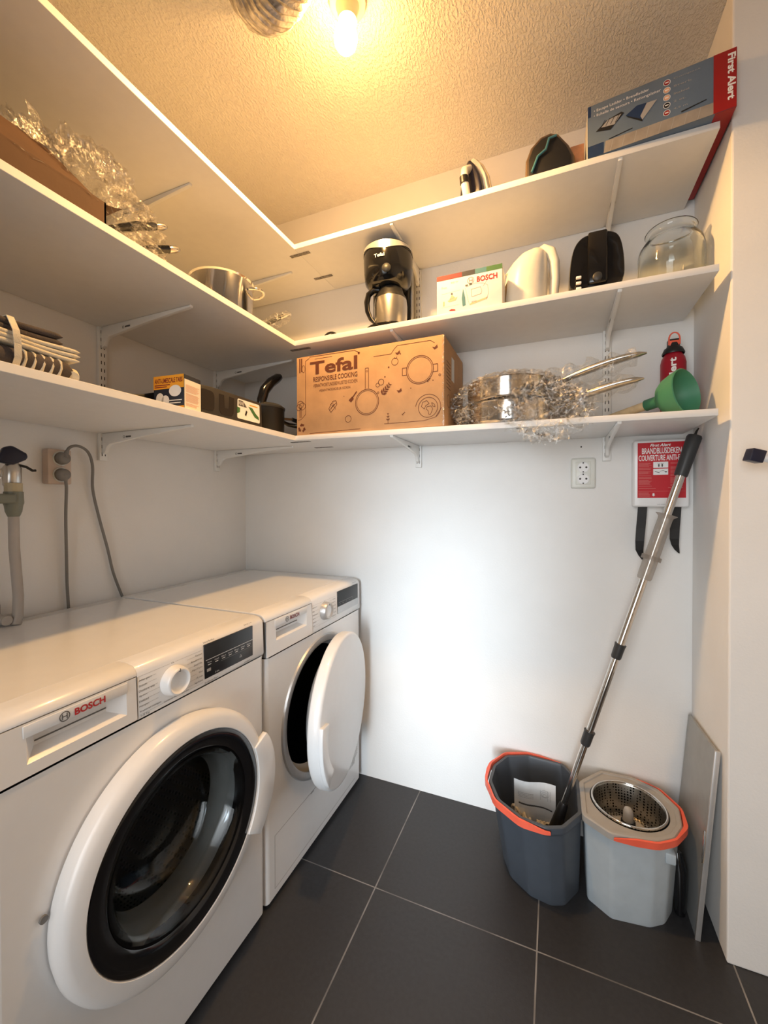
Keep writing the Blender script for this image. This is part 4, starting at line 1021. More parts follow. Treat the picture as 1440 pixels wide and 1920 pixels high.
def extinguisher():
    z = ZS3(1.72)+.001; c = (1.722, -.062, z); R = .0335
    t = thing('fire_spray', 'red fire extinguisher spray bottle standing at the right end of the lowest shelf', 'fire extinguisher', c)
    B().lathe([(0, 0), (0, R-.004), (.004, R), (.190, R), (.205, R-.003), (.222, R-.012), (.230, .019)], c, (0, 0, 1), 40).build('cylinder', 'extred', t, 40)
    B().lathe([(.218, .029), (.222, .030), (.236, .024), (.240, .018), (.252, .015), (.256, 0)], c, (0, 0, 1), 32).build('collar', 'blackpl', t, 40)
    B().box(c[0]-.015, c[0]+.015, c[1]-.012, c[1]+.012, z+.240, z+.264, bev=.003).build('nozzle', 'blackpl', t)
    B().box(c[0]-.012, c[0]+.012, c[1]-.0135, c[1]-.011, z+.240, z+.258, bev=.001).build('safety_tab', 'orange', t)
    B().tube([(c[0]-.014, c[1]-.012, z+.245)]+[(c[0]+.014*cos(pi-a*pi/10), c[1]-.012, z+.262+.020*sin(a*pi/10)) for a in range(11)]+[(c[0]+.014, c[1]-.012, z+.245)], .0022, 8).build('pull_ring', 'orange', t, 60)
    # lettering runs up the cylinder, facing the viewer
    f0 = math.atan2(-1.49, -.34)
    def mp(a, b_, h):
        th = f0+(-b_+.008)/R; return V((c[0]+(R+.0006+h)*cos(th), c[1]+(R+.0006+h)*sin(th), z+.02+a))
    p = Print((0, 0, 0), (1, 0, 0), (0, 1, 0), mp=lambda a, b_, h: mp(a, b_, h))
    p.text('First Alert', .035, 0, .145, .018, 0, bold=.03); p.build('lettering', ['white'], t)
extinguisher()

def plunger():
    t = thing('plunger', 'green rubber plunger with wooden handle lying on the lowest shelf', 'plunger', (1.66, -.18, ZS3(1.66)))
    rc = V((1.716, -.222, ZS3(1.7)+.0660)); a = V((.72, -.66, .13)).normalized()
    pr = [(-.112, .0135), (-.110, .0165), (-.078, .0165), (-.070, .024), (-.060, .040), (-.042, .053), (-.020, .0605), (-.004, .0640), (0, .0655), (.002, .063), (-.004, .0600), (-.022, .055), (-.042, .047), (-.058, .034), (-.066, 0)]
    B().lathe(pr, rc, a, 56).build('rubber_cup', 'green', t, 60)
    e = rc-a*.108; end = rc-a*.295
    B().tube([end, end+(e-end)*.02, e, rc-a*.07], [.009, .0115, .0130, .0115], 20).build('handle', 'wood', t, 50)
plunger()

def caddy():
    zb = Z3+.0185; t = thing('plastic_case', 'dark graphite plastic case with cut-out shapes on the lowest left shelf', 'case', (.40, -.66, zb))
    x1, x0 = .462, .31; f = [(-.708, 0), (-.708, .088), (-.66, .092), (-.445, .092), (-.438, .086), (-.434, .0)]
    # front shell, in the shelf's length direction
    B().prism([(y, z) for y, z in f], (x0, 0, zb), (0, 1, 0), (0, 0, 1), (1, 0, 0), x1-x0, bev=.005, seg=2).build('case_body', 'caddy', t, 40)
    B().prism([(-.90, 0), (-.90, .020), (-.80, .045), (-.712, .078), (-.712, 0)], (.27, 0, zb), (0, 1, 0), (0, 0, 1), (1, 0, 0), .10, bev=.004).build('case_tail', 'blackpl', t, 40)
    b = B()
    def rr(y0, y1, z0, z1, r): return rounded([(y0, z0), (y1, z0), (y1, z1), (y0, z1)], r)
    b.prism(rr(-.705, -.648, .020, .078, .016), (x1-.004, 0, zb), (0, 1, 0), (0, 0, 1), (1, 0, 0), .0048)
    u = [(-.629, .078), (-.629, .030), (-.620, .018), (-.582, .018), (-.571, .030), (-.568, .078), (-.588, .078), (-.590, .040), (-.608, .040), (-.610, .078)]
    b.prism(u, (x1-.004, 0, zb), (0, 1, 0), (0, 0, 1), (1, 0, 0), .0048)
    b.build('cut_outs', 'blackpl', t)
    p = Print((x1+.0004, -.556, zb+.020), (0, 1, 0), (0, 0, 1))
    p.poly(rounded([(0, 0), (.106, 0), (.104, .062), (.002, .062)], .006), 0)
    p.rect(.006, .040, .026, .058, 1, 1); p.poly([(.028, .040), (.028, .058), (.044, .040)], 1, 1); p.poly([(0, .015), (.012, .020), (.013, .034), (0, .036)], 2, 1)
    p.poly([(.050, .046), (.066, .030), (.080, .016), (.102, .010), (.100, .020), (.084, .030), (.070, .044)], 2, 1); p.poly([(.034, .016), (.040, .032), (.046, .028), (.040, .012)], 3, 1)
    p.rect(.056, .050, .094, .0535, 4, 1)
    p.text('NEW', .007, .044, .018, .010, 0, 2)
    p.build('sticker', ['white', 'inkgrey', 'pgreen', 'blackpl', 'orangeprint'], t)
caddy()
def tabs_box():
    zb = Z3+.0185; h = .090
    t = thing('descaler_box', 'small orange and navy box of anti-limescale tabs at the front of the lowest left shelf', 'box', (.45, -.75, zb))
    A = V((.492, -.779, zb)); Bq = V((.484, -.718, zb)); Cq = V((.392, -.788, zb)); D = Cq+(Bq-A)
    up = V((0, 0, h)); B().hexa([A, Bq, D, Cq], [A+up, Bq+up, D+up, Cq+up], bev=.0008).build('carton', 'navy', t, 30)
    u = (A-Cq); L = u.length; p = Print(Cq, u, (0, 0, 1))
    p.rect(0, .055, L, h, 0); p.text('ANTI-LIMESCALE TABS', .004, h-.020, L-.008, .013, 1, bold=.02)
    p.rect(.004, h-.026, L*.55, h-.0235, 1, 1); p.rect(.004, h-.031, L*.45, h-.0285, 1, 1); p.rect(L*.45, 0, L, .008, 0)
    p.disc(L*.72, .048, .020, 2, 2, ry=.015); p.disc(L*.22, .030, .013, 2, 2, ry=.015); p.disc(L*.40, .024, .013, 2, 2, ry=.014)
    p.rect(L*.5, .022, L*.94, .0245, 2, 2); p.rect(L*.5, .015, L*.90, .0175, 2, 2)
    p.build('front_print', ['orangeprint', 'darkred', 'paper'], t)
    u = Bq-A; L = u.length; p = Print(A, u, (0, 0, 1)); p.rect(.001, .0, L, .078, 0)
    z = .068; random.seed(2)
    while z > .008:
        if random.random() < .9: p.rect(.006, z, L-.006-random.random()*.012, z+.0012, 1, 1)
        z -= .0028
    p.build('side_print', ['cream', 'peach'], t)
tabs_box()
def black_pot():
    zb = Z3+.0185; c = (.372, -.312, zb)
    t = thing('saucepan', 'black saucepan with a raised black handle next to the graphite case', 'pan', c)
    B().lathe([(0, 0), (0, .064), (.004, .070), (.100, .072), (.104, .074), (.106, .072), (.100, .069), (.01, .066), (.008, 0)], c, (0, 0, 1), 48).build('pan_body', 'blackpl', t, 50)
    B().lathe([(.104, .074), (.110, .075), (.120, .062), (.128, .030), (.130, 0)], c, (0, 0, 1), 48).build('lid', 'darkgrey', t, 50)
    B().tube([(.395, -.365, zb+.098), (.398, -.362, zb+.125), (.400, -.348, zb+.165), (.403, -.318, zb+.200), (.405, -.280, zb+.228), (.405, -.262, zb+.238)], [.014, .019, .020, .019, .0175, .012], 18, flat=.8).build('long_handle', 'blackgloss', t, 60)
    B().tube([(.42, -.262, zb+.075), (.438, -.225, zb+.078), (.445, -.205, zb+.078)], [.006, .006, .006], 12).build('handle_stud', 'polish', t, 60)
    B().tube([(.436, -.232, zb+.078), (.452, -.195, zb+.070), (.43, -.175, zb+.060), (.395, -.195, zb+.066), (.385, -.235, zb+.076)], [.010, .013, .013, .011, .008], 14, flat=.7).build('side_handle', 'blackgloss', t, 60)
black_pot()
def towel(name_label, z0, layers, y1, x1, depth, L, stripes, strap=False):
    pass
def towels():
    zb = Z3+.0185
    def fold(t, nm, x0, x1, y0, y1, z0, z1, folds, m, seed, mats=None):
        # folded cloth: a stack of rounded leaves joined at the right end
        b = B(); hgt = (z1-z0)/folds
        for k in range(folds):
            za = z0+hgt*k; r = hgt*.49; n = 10; rings = []
            for i in range(61):
                f = i/60; y = y0+(y1-y0)*f; e = 1 if f < .97 else math.sqrt(max(.04, 1-((f-.97)/.03)**2)); wob = .0015*sin(y*40+seed+k); rg = []
                for j in range(n*2):
                    a = 2*pi*j/(n*2); cx_, cz_ = cos(a), sin(a); px = (x0+x1)/2+((x1-x0)/2-r)*(1 if cx_ > 0 else -1)+r*cx_
                    rg.append((px+wob, y, za+hgt/2+r*cz_*e+wob*.6))
                rings.append(rg)
            b.loft(rings)
        return b.build(nm, mats or m, t, 60)
    t = thing('folded_towel', 'charcoal and cream striped towel, bottom of the folded pile on the left shelf', 'towel', (.38, -1.2, zb), 'folded striped towels')
    o = fold(t, 'towel_cloth', .27, .484, -1.45, -1.035, zb, zb+.040, 1, 'towelg', 1)
    s = B()
    for k in range(5):
        y = -1.118+k*.0145; s.tube([(.440, y, zb+.0405), (.470, y+.001, zb+.0400), (.4800, y+.002, zb+.033), (.4838, y+.001, zb+.019), (.4810, y-.001, zb+.007), (.476, y-.004, zb+.002)], .0026, 8, flat=1)
    s.build('stripes', 'towelw', t, 60)
    B().tube([(.30, -1.032, zb+.018), (.40, -1.030, zb+.020), (.470, -1.030, zb+.018), (.480, -1.036, zb+.010)], .011, 10).build('hem', 'towelw', t, 60)
    t2 = thing('folded_towel', 'cream ribbed towel in the middle of the folded pile on the left shelf', 'towel', (.38, -1.2, zb+.041), 'folded striped towels')
    fold(t2, 'towel_cloth', .265, .480, -1.45, -1.022, zb+.0405, zb+.066, 3, 'towelw', 3)
    t3 = thing('folded_towel', 'dark grey towel on top of the folded pile on the left shelf', 'towel', (.38, -1.2, zb+.067), 'folded striped towels')
    fold(t3, 'towel_cloth', .27, .470, -1.45, -1.048, zb+.0665, zb+.092, 2, 'towelg', 5)
    bd = B(); q = [(.27, zb+.0005), (.26, zb+.05), (.275, zb+.094), (.37, zb+.096), (.465, zb+.094), (.484, zb+.066), (.489, zb+.040), (.490, zb+.016), (.480, zb+.0005)]
    for (a, c) in zip(q, q[1:]): bd.hexa([(a[0], -1.137, a[1]), (a[0], -1.126, a[1]), (c[0], -1.126, c[1]), (c[0], -1.137, c[1])], [(a[0]+.001, -1.137, a[1]+.0015), (a[0]+.001, -1.126, a[1]+.0015), (c[0]+.001, -1.126, c[1]+.0015), (c[0]+.001, -1.137, c[1]+.0015)])
    tag(bd.build('towel_band', 'towelw', None, 60), 'cream ribbon tied round the pile of folded towels', 'ribbon')
towels()

# ================================================================ middle shelf
ZS2 = Z2+.018
def coffee():
    cx, cy = .826, -.188; z = ZS2+.001
    t = thing('coffee_maker', 'black drip coffee maker with a steel thermos jug on the middle shelf', 'coffee maker', (cx, cy, z))
    # body turned a little towards the viewer
    rot = Matrix.Translation((cx, cy, z)) @ Matrix.Rotation(radians(14), 4, 'Z') @ Matrix.Diagonal((1.06, 1.0, 1.0, 1.0))
    def T(p_): return rot @ V(p_)
    def ell(rx, ry, z_, dy=0, n=40): return [T((rx*cos(2*pi*i/n), dy+ry*sin(2*pi*i/n), z_)) for i in range(n)]
    B().loft([ell(.080, .090, 0), ell(.082, .092, .006), ell(.080, .090, .022), ell(.066, .074, .030)]).build('base', 'blackgloss', t, 50)
    B().box(-.062, .072, .045, .112, .002, .30, bev=.012, seg=3, mw=rot).build('column', 'blackgloss', t, 50)
    B().box(.072, .079, .05, .105, .004, .285, bev=.002, mw=rot).build('water_gauge', 'greypaint', t, 40)
    B().loft([ell(.052, .056, .168), ell(.066, .072, .178), ell(.078, .086, .195), ell(.082, .092, .225), ell(.084, .094, .270), ell(.083, .093, .285)]).build('filter_head', 'blackgloss', t, 50)
    B().loft([ell(.084, .094, .2855), ell(.084, .094, .298), ell(.080, .089, .307), ell(.066, .072, .3125), ell(.02, .02, .314)]).build('lid', 'blackgloss', t, 50)
    # scalloped black lip below the silver top
    def cyl_mp(a, b_, h):
        th = -pi/2+a/.088; return T(((.0845+h)*cos(th), (.0945+h)*sin(th), b_))
    q = B(); n = 36
    for i in range(n):
        a0, a1 = -1.35+2.7*i/n, -1.35+2.7*(i+1)/n; f = lambda a: .282-.009*cos(a*3.0)
        q.face([cyl_mp(a0*.088, f(a0), .0006), cyl_mp(a1*.088, f(a1), .0006), cyl_mp(a1*.088, .300, .0006), cyl_mp(a0*.088, .300, .0006)])
    q.build('silver_band', 'silver', t, 60, recalc=False)
    p = Print((0, 0, 0), (1, 0, 0), (0, 1, 0), mp=lambda a, b_, h: cyl_mp(a, b_, h+.001)); p.text('Tefal', -.036, .243, .036, .0115, 0, bold=.015); p.build('lettering', ['white'], t)
    B().lathe([(0, .0155), (.004, .013), (.006, 0)], T((.006, -.092, .205)), rot.to_3x3() @ V((0, -1, 0)), 20).build('swing_catch', 'darkgrey', t, 50)
    # thermos jug
    j = B(); jc = T((.010, -.012, .030))
    j.lathe([(0, 0), (0, .054), (.003, .058), (.075, .060), (.098, .057)], jc, (0, 0, 1), 48); jug = j.build('thermos_jug', 'steel', t, 50)
    B().lathe([(.098, .0575), (.106, .055), (.118, .048), (.130, .044), (.136, .042), (.137, 0)], jc, (0, 0, 1), 40).build('jug_lid', 'blackpl', jug, 50)
    J = lambda a, b_: T((.010-a, -.012-.014, .030+b_))
    B().tube([J(.036, .132), J(.056, .134), (J(.074, .120)), J(.080, .092), J(.077, .060), J(.066, .032), J(.052, .016)], [.010, .012, .0125, .0125, .0115, .010, .007], 16, flat=.8).build('jug_handle', 'blackgloss', jug, 60)
coffee()
def mixer_box():
    x0, x1, yf, yb, z = 1.036, 1.238, -.292, -.215, ZS2+.001; z1 = z+.124
    t = thing('hand_mixer_box', 'white hand mixer carton with rainbow top band and red Bosch name', 'box', ((x0+x1)/2, (yf+yb)/2, z))
    B().box(x0, x1, yf, yb, z, z1, bev=.0008).build('carton_body', 'paper', t, 30)
    p = Print((x0, yf, z), (1, 0, 0), (0, 0, 1)); w, h = x1-x0, z1-z
    cols = [(0, .22, 0), (.22, .40, 1), (.40, .60, 2), (.60, .77, 3), (.77, .90, 4), (.90, 1, 5)]
    for a, c, m in cols: p.rect(a*w, h-.015, c*w, h, m)
    p.text('BOSCH', w*.625, h-.041, w*.305, .017, 0, bold=.03); logo(p, w*.535, h-.032, .0105, .0012, 0)
    # picture of the mixer
    q = lambda f, g_: (f*w, (1-g_)*h)
    p.poly([q(.415, .42), q(.45, .66), q(.455, .85), q(.41, .87), q(.395, .66)], 3)
    p.stroke([q(.46, .40), q(.60, .34), (q(.72, .38)), q(.79, .45), q(.80, .66), q(.77, .80)], .0010, 6); p.stroke([q(.45, .42), q(.50, .78), q(.52, .87)], .0010, 6)
    p.stroke([q(.54, .48), q(.68, .46), q(.70, .56), q(.69, .63), q(.55, .67)], .0016, 6, closed=True); p.poly([q(.52, .87), q(.77, .79), q(.79, .74), q(.53, .82)], 7)
    p.rect(q(.45, .36)[0], q(.45, .38)[1], q(.49, .36)[0], q(.49, .34)[1], 8); p.rect(q(.51, .36)[0], q(.51, .37)[1], q(.55, .36)[0], q(.55, .32)[1], 8); p.text('BOSCH', w*.55, h*.19, w*.07, .004, 8)
    p.stroke([q(.08, .47), q(.37, .44)], .0006, 6); p.stroke([q(.08, .81), q(.36, .80)], .0006, 6); p.stroke([q(.72, .46), q(.79, .30)], .0009, 6)
    p.poly([q(.17, .66), q(.33, .60), (q(.30, .68)), q(.20, .70)], 7); p.poly([q(.20, .64), q(.24, .52), q(.29, .60)], 7); p.disc(w*.24, h*.50, .003, 8, 2, n=10)
    p.rect(w*.10, h*.22, w*.125, h*.34, 7); p.poly([q(.19, .92), q(.23, .88), q(.29, .90), q(.30, .94)], 0); p.text('Fun', w*.08, h*.66, w*.08, .007, 6); p.text('450 W', w*.22, h*.76, w*.12, .006, 6)
    p.build('printed_front', ['red', 'darkred', 'navy', 'teal', 'pgreen', 'pgreen', 'inklight', 'peach', 'inkgrey'], t)
mixer_box()
def kettle():
    cx, cy, z = 1.300, -.172, ZS2+.001
    t = thing('kettle', 'cream plastic electric kettle with its handle to the right on the middle shelf', 'kettle', (cx, cy, z))
    def ring(rx, ry, zz, dx, n=40): return [(cx+dx+rx*cos(2*pi*i/n), cy+ry*sin(2*pi*i/n), z+zz) for i in range(n)]
    B().loft([ring(.066, .062, 0, -.008), ring(.068, .064, .004, -.008), ring(.068, .064, .05, -.006), ring(.0655, .061, .10, -.003), ring(.062, .057, .14, .001), ring(.055, .052, .168, .008), ring(.042, .042, .190, .018), ring(.024, .026, .203, .028), ring(.008, .008, .207, .032)]).build('kettle_body', 'cream', t, 60)
    B().lathe([(-.006, .012), (.001, .0115), (.004, .006), (.004, 0)], (cx+.030, cy, z+.207), (0, 0, 1), 16).build('lid_knob', 'cream', t, 60)
    B().tube([(cx+.028, cy, z+.196), (cx+.052, cy, z+.206), (cx+.072, cy, z+.194), (cx+.083, cy, z+.158), (cx+.085, cy, z+.105), (cx+.081, cy, z+.055), (cx+.070, cy, z+.015), (cx+.052, cy, z+.008)], [.013, .0165, .018, .0175, .016, .0155, .0145, .012], 20, flat=.9).build('handle', 'cream', t, 60)
    # water gauge slit on the viewer's left side
    g_ = B(); th = radians(-150)
    pts = [(cx-.008+.0665*cos(th), cy+.0635*sin(th), z+.02), (cx-.006+.0668*cos(th), cy+.063*sin(th), z+.05), (cx-.003+.0625*cos(th), cy+.0585*sin(th), z+.095), (cx+.001+.0575*cos(th), cy+.054*sin(th), z+.125)]
    g_.tube(pts, [.003, .0085, .0075, .002], 10); g_.build('water_window', 'waterwin', t, 60)
    B().loft([ring(.020, .012, .150, -.046, 20), ring(.014, .012, .178, -.030, 20)]).build('spout', 'cream', t, 60)
kettle()
def toaster():
    z = ZS2+.001; x0, x1 = 1.419, 1.566; y0, y1 = -.285, -.045; H = .185
    t = thing('toaster', 'glossy black toaster seen end-on between the kettle and the glass jar', 'toaster', (1.50, -.17, z))
    prof = [(x0+.004, .006), (x0+.001, .04), (x0+.004, .100), (x0+.013, .150), (x0+.030, .174), (x0+.052, .182), (x0+.090, .1845), (x0+.118, .176), (x1-.013, .158), (x1-.004, .11), (x1-.001, .05), (x1-.005, .006)]
    def sec(y, s=1, dz=0): return [((x0+x1)/2+(a-(x0+x1)/2)*s, y, z+max(0, b_*s*.93+dz)) for a, b_ in prof]
    B().loft([sec(y0+.018, .90), sec(y0+.010, .955), sec(y0+.020, .985), sec(y0+.035), sec(y1-.03), sec(y1-.01, .96), sec(y1, .88)]).build('housing', 'blackgloss', t, 80, sub=2)
    yq = y0+.012
    B().box(1.470, 1.520, y0+.006, y0+.03, z+.020, z+.166, bev=.006).build('end_panel', 'blackgloss', t, 45)
    B().lathe([(0, .0125), (.010, .0118), (.012, .009), (.012, 0)], (1.494, y0+.008, z+.034), (0, -1, 0), 28).build('browning_knob', 'darkgrey', t, 50)
    for k in range(3): B().box(1.440, 1.454, y0+.004, y0+.014, z+.010+k*.0155, z+.0165+k*.0155, bev=.002).build('button', 'white', t, 40)
    b = B()
    for xs in (1.468, 1.502): b.box(xs, xs+.016, y0+.05, y1-.04, z+.160, z+.174)
    b.build('bread_slots', 'blackpl', t)
toaster()
def jar():
    z = ZS2+.001; c = (1.699, -.130, z); R = .083
    o = B().lathe([(0, 0), (0, R-.012), (.003, R-.004), (.012, R), (.135, R), (.155, R-.004), (.172, R-.015), (.182, R-.022), (.188, R-.024), (.196, R-.022), (.200, R-.018), (.2035, R-.020), (.2035, R-.024), (.196, R-.028), (.186, R-.029), (.178, R-.027), (.168, R-.020), (.153, R-.0085), (.135, R-.0045), (.014, R-.0045), (.008, R-.012), (.007, 0)], c, (0, 0, 1), 72).build('glass_jar', 'jarglass', None, 70)
    tag(o, 'large clear open glass jar at the right end of the middle shelf', 'jar')
jar()
def pot():
    c = (.335, -.485, ZS2+.001); R = .100; h = .152
    t = thing('stock_pot', 'tall stainless steel cooking pot on the middle left shelf', 'pot', c)
    B().lathe([(0, 0), (0, R-.010), (.004, R-.002), (.012, R), (h-.004, R), (h, R+.005), (h-.001, R+.001), (h-.004, R-.003), (.012, R-.003), (.006, R-.01), (.006, 0)], c, (0, 0, 1), 64).build('pot_body', 'polish', t, 45)
    for a in (radians(28), radians(208)):
        d = V((cos(a), sin(a), 0)); s = V((-sin(a), cos(a), 0)); o = V(c)+V((0, 0, h-.030)); pts = []
        for k in range(13):
            q = pi*k/12; pts.append(o+d*(R-.003+.040*sin(q)**.8)+s*(.036*cos(q))+V((0, 0, .006*sin(q))))
        B().tube(pts, .0055, 12, flat=.8).build('loop_handle', 'polish', t, 60)
pot()
def hidden_pan():
    zb = ZS2+.001
    t = thing('frying_pan', 'frying pan in clear plastic behind the steel pot, only its steel-tipped handle showing', 'pan', (.17, -.27, zb))
    B().lathe([(0, 0), (0, .095), (.05, .120), (.0515, .118), (.003, .093), (.003, 0)], (.165, -.27, zb), (0, 0, 1), 48).build('pan_body', 'steel', t, 50)
    q = [(.272, -.270, zb+.045), (.31, -.262, zb+.085), (.345, -.235, zb+.125), (.375, -.200, zb+.155)]
    B().tube(q, [.009, .011, .012, .011], 14, flat=.6).build('pan_handle', 'darkgrey', t, 60)
    B().tube([(.366, -.211, zb+.146), (.378, -.196, zb+.158), (.388, -.183, zb+.167)], [.0125, .012, .005], 14, flat=.6).build('handle_tip', 'polish', t, 60)
    b = B(); P = [V((.28, -.27, zb+.04)), V((.32, -.26, zb+.08)), V((.36, -.225, zb+.13)), V((.395, -.180, zb+.168))]
    pts = []
    for i in range(3):
        for k in range(6): pts.append(P[i]+(P[i+1]-P[i])*k/6)
    pts.append(P[-1]); b.tube(pts, [.040-.022*i/18 if i < 18 else .006 for i in range(19)], 24)
    for v in b.bm.verts: v.co += V(noise.noise_vector(v.co*40))*.009
    tag(b.build('plastic_sleeve', 'filmthin', None, 0), 'clear plastic bag round the lone pan handle behind the steel pot', 'plastic bag')
hidden_pan()
cb = B(); cb.tube([(.592+.040*cos(a*pi/12), -.200, ZS2+.006+.050*sin(a*pi/12)) for a in range(13)], .0042, 10)
cb.tube([(.600+.036*cos(a*pi/12), -.190, ZS2+.006+.046*sin(a*pi/12)) for a in range(13)], .0042, 10)
cb.tube([(.555, -.205, ZS2+.0055), (.57, -.17, ZS2+.0055), (.60, -.15, ZS2+.0055), (.66, -.16, ZS2+.0055), (.72, -.12, ZS2+.0055)], .0042, 10)
tag(cb.build('coiled_wire', 'blackpl', None, 60), 'black wire coiled on the middle shelf left of the coffee maker', 'wire')

def long_carton():
    zb = ZS2+.001
    t = thing('open_carton', 'long opened brown cardboard box at the left end of the middle shelf', 'box', (.30, -1.3, zb))
    x0, x1, y0, y1, h = .335, .462, -1.75, -.955, .072; b = B(); th = .004
    b.box(x0, x1, y0, y1, zb, zb+th); b.box(x0, x0+th, y0, y1, zb, zb+h); b.box(x1-th, x1, y0, y1, zb, zb+h); b.box(x0, x1, y1-th, y1, zb, zb+h); b.box(x0, x1, y0, y0+th, zb, zb+h)
    b.build('carton_body', 'carton2', t, 30)
    # front lid flap standing open, then the end flap towards the pans
    B().hexa([(x1-.004, y0, zb+h), (x1, y0, zb+h), (x1, y1-.03, zb+h), (x1-.004, y1-.03, zb+h)], [(x1-.090, y0, zb+h+.095), (x1-.086, y0, zb+h+.097), (x1-.086, y1-.07, zb+h+.097), (x1-.090, y1-.07, zb+h+.095)]).build('lid_flap', 'carton2', t, 30)
    B().hexa([(x0+.03, y1-.004, zb+h), (x1-.01, y1-.004, zb+h), (x1-.01, y1, zb+h), (x0+.03, y1, zb+h)], [(x0+.03, y1+.055, zb+h+.030), (x1-.03, y1+.055, zb+h+.030), (x1-.03, y1+.058, zb+h+.033), (x0+.03, y1+.058, zb+h+.033)]).build('end_flap', 'carton2', t, 30)
    b = B(); g_ = [[V((x1-.002-.050*j/6+.004*noise.noise(V((i*.7, j*.9, 1))), y0+(y1-y0)*i/40, zb+h-.004+.030*j/6+.010*noise.noise(V((i*.5, j*.6, 4))))) for j in range(7)] for i in range(41)]
    for i in range(40):
        for j in range(6): b.face([g_[i][j]+V((.004, 0, 0)), g_[i+1][j]+V((.004, 0, 0)), g_[i+1][j+1]+V((.004, 0, 0)), g_[i][j+1]+V((.004, 0, 0))])
    bmesh.ops.remove_doubles(b.bm, verts=b.bm.verts, dist=1e-5)
    b.build('torn_tape', 'film', t, 0)
long_carton()
g = 'dark-handled pans in the plastic bag on the middle left shelf'
def bagged_pan(dz, dy, tiplab, lab):
    zb = ZS2+.001+dz; c = V((.215, -.97+dy, zb)); t = thing('frying_pan', lab, 'pan', c, g)
    B().lathe([(0, 0), (0, .085), (.035, .105), (.0365, .103), (.003, .083), (.003, 0)], c, (0, 0, 1), 48).build('pan_body', 'darkgrey', t, 50)
    q = [c+V((.07, .080, .030)), c+V((.115, .135, .060)), c+V((.160, .185, .088)), c+V((.183, .228, .108))]
    B().tube(q, [.007, .011, .0145, .013], 16, flat=.7).build('pan_handle', 'blackgloss', t, 60)
    B().tube([q[-1]-V((.002, .007, .004)), q[-1]+V((.004, .012, .006)), q[-1]+V((.008, .022, .009))], [.0138, .0125, .005], 16, flat=.7).build('handle_tip', 'polish', t, 60)
bagged_pan(0.002, .005, '', 'lower dark frying pan in the tall plastic bag, its steel-tipped handle sticking out')
bagged_pan(.040, -.035, '', 'upper dark frying pan in the tall plastic bag, its steel-tipped handle sticking out')
def tall_bag():
    c = V((.335, -.905, ZS2+.115)); base = ZS2+.001
    def sh(p_, n):
        q = V(p_); q.y -= .35*max(0, q.z) ; q.x -= .10*max(0, q.z)
        if n.z > .15: q.z += .055*max(0, noise.noise(n*3.1+V((2, 5, 1))))**.7*2*n.z
        if q.z+c.z < base: q.z = base-c.z+.0005
        if q.z+c.z > Z1-.01: q.z = Z1-.01-c.z
        return q
    crumple('plastic_bag', 'tall crumpled clear plastic bag standing at the left of the middle shelf', 'plastic bag', c, (.115, .150, .105), 21, amp=.55, sub=6, fr=7, shape=sh)
tall_bag()

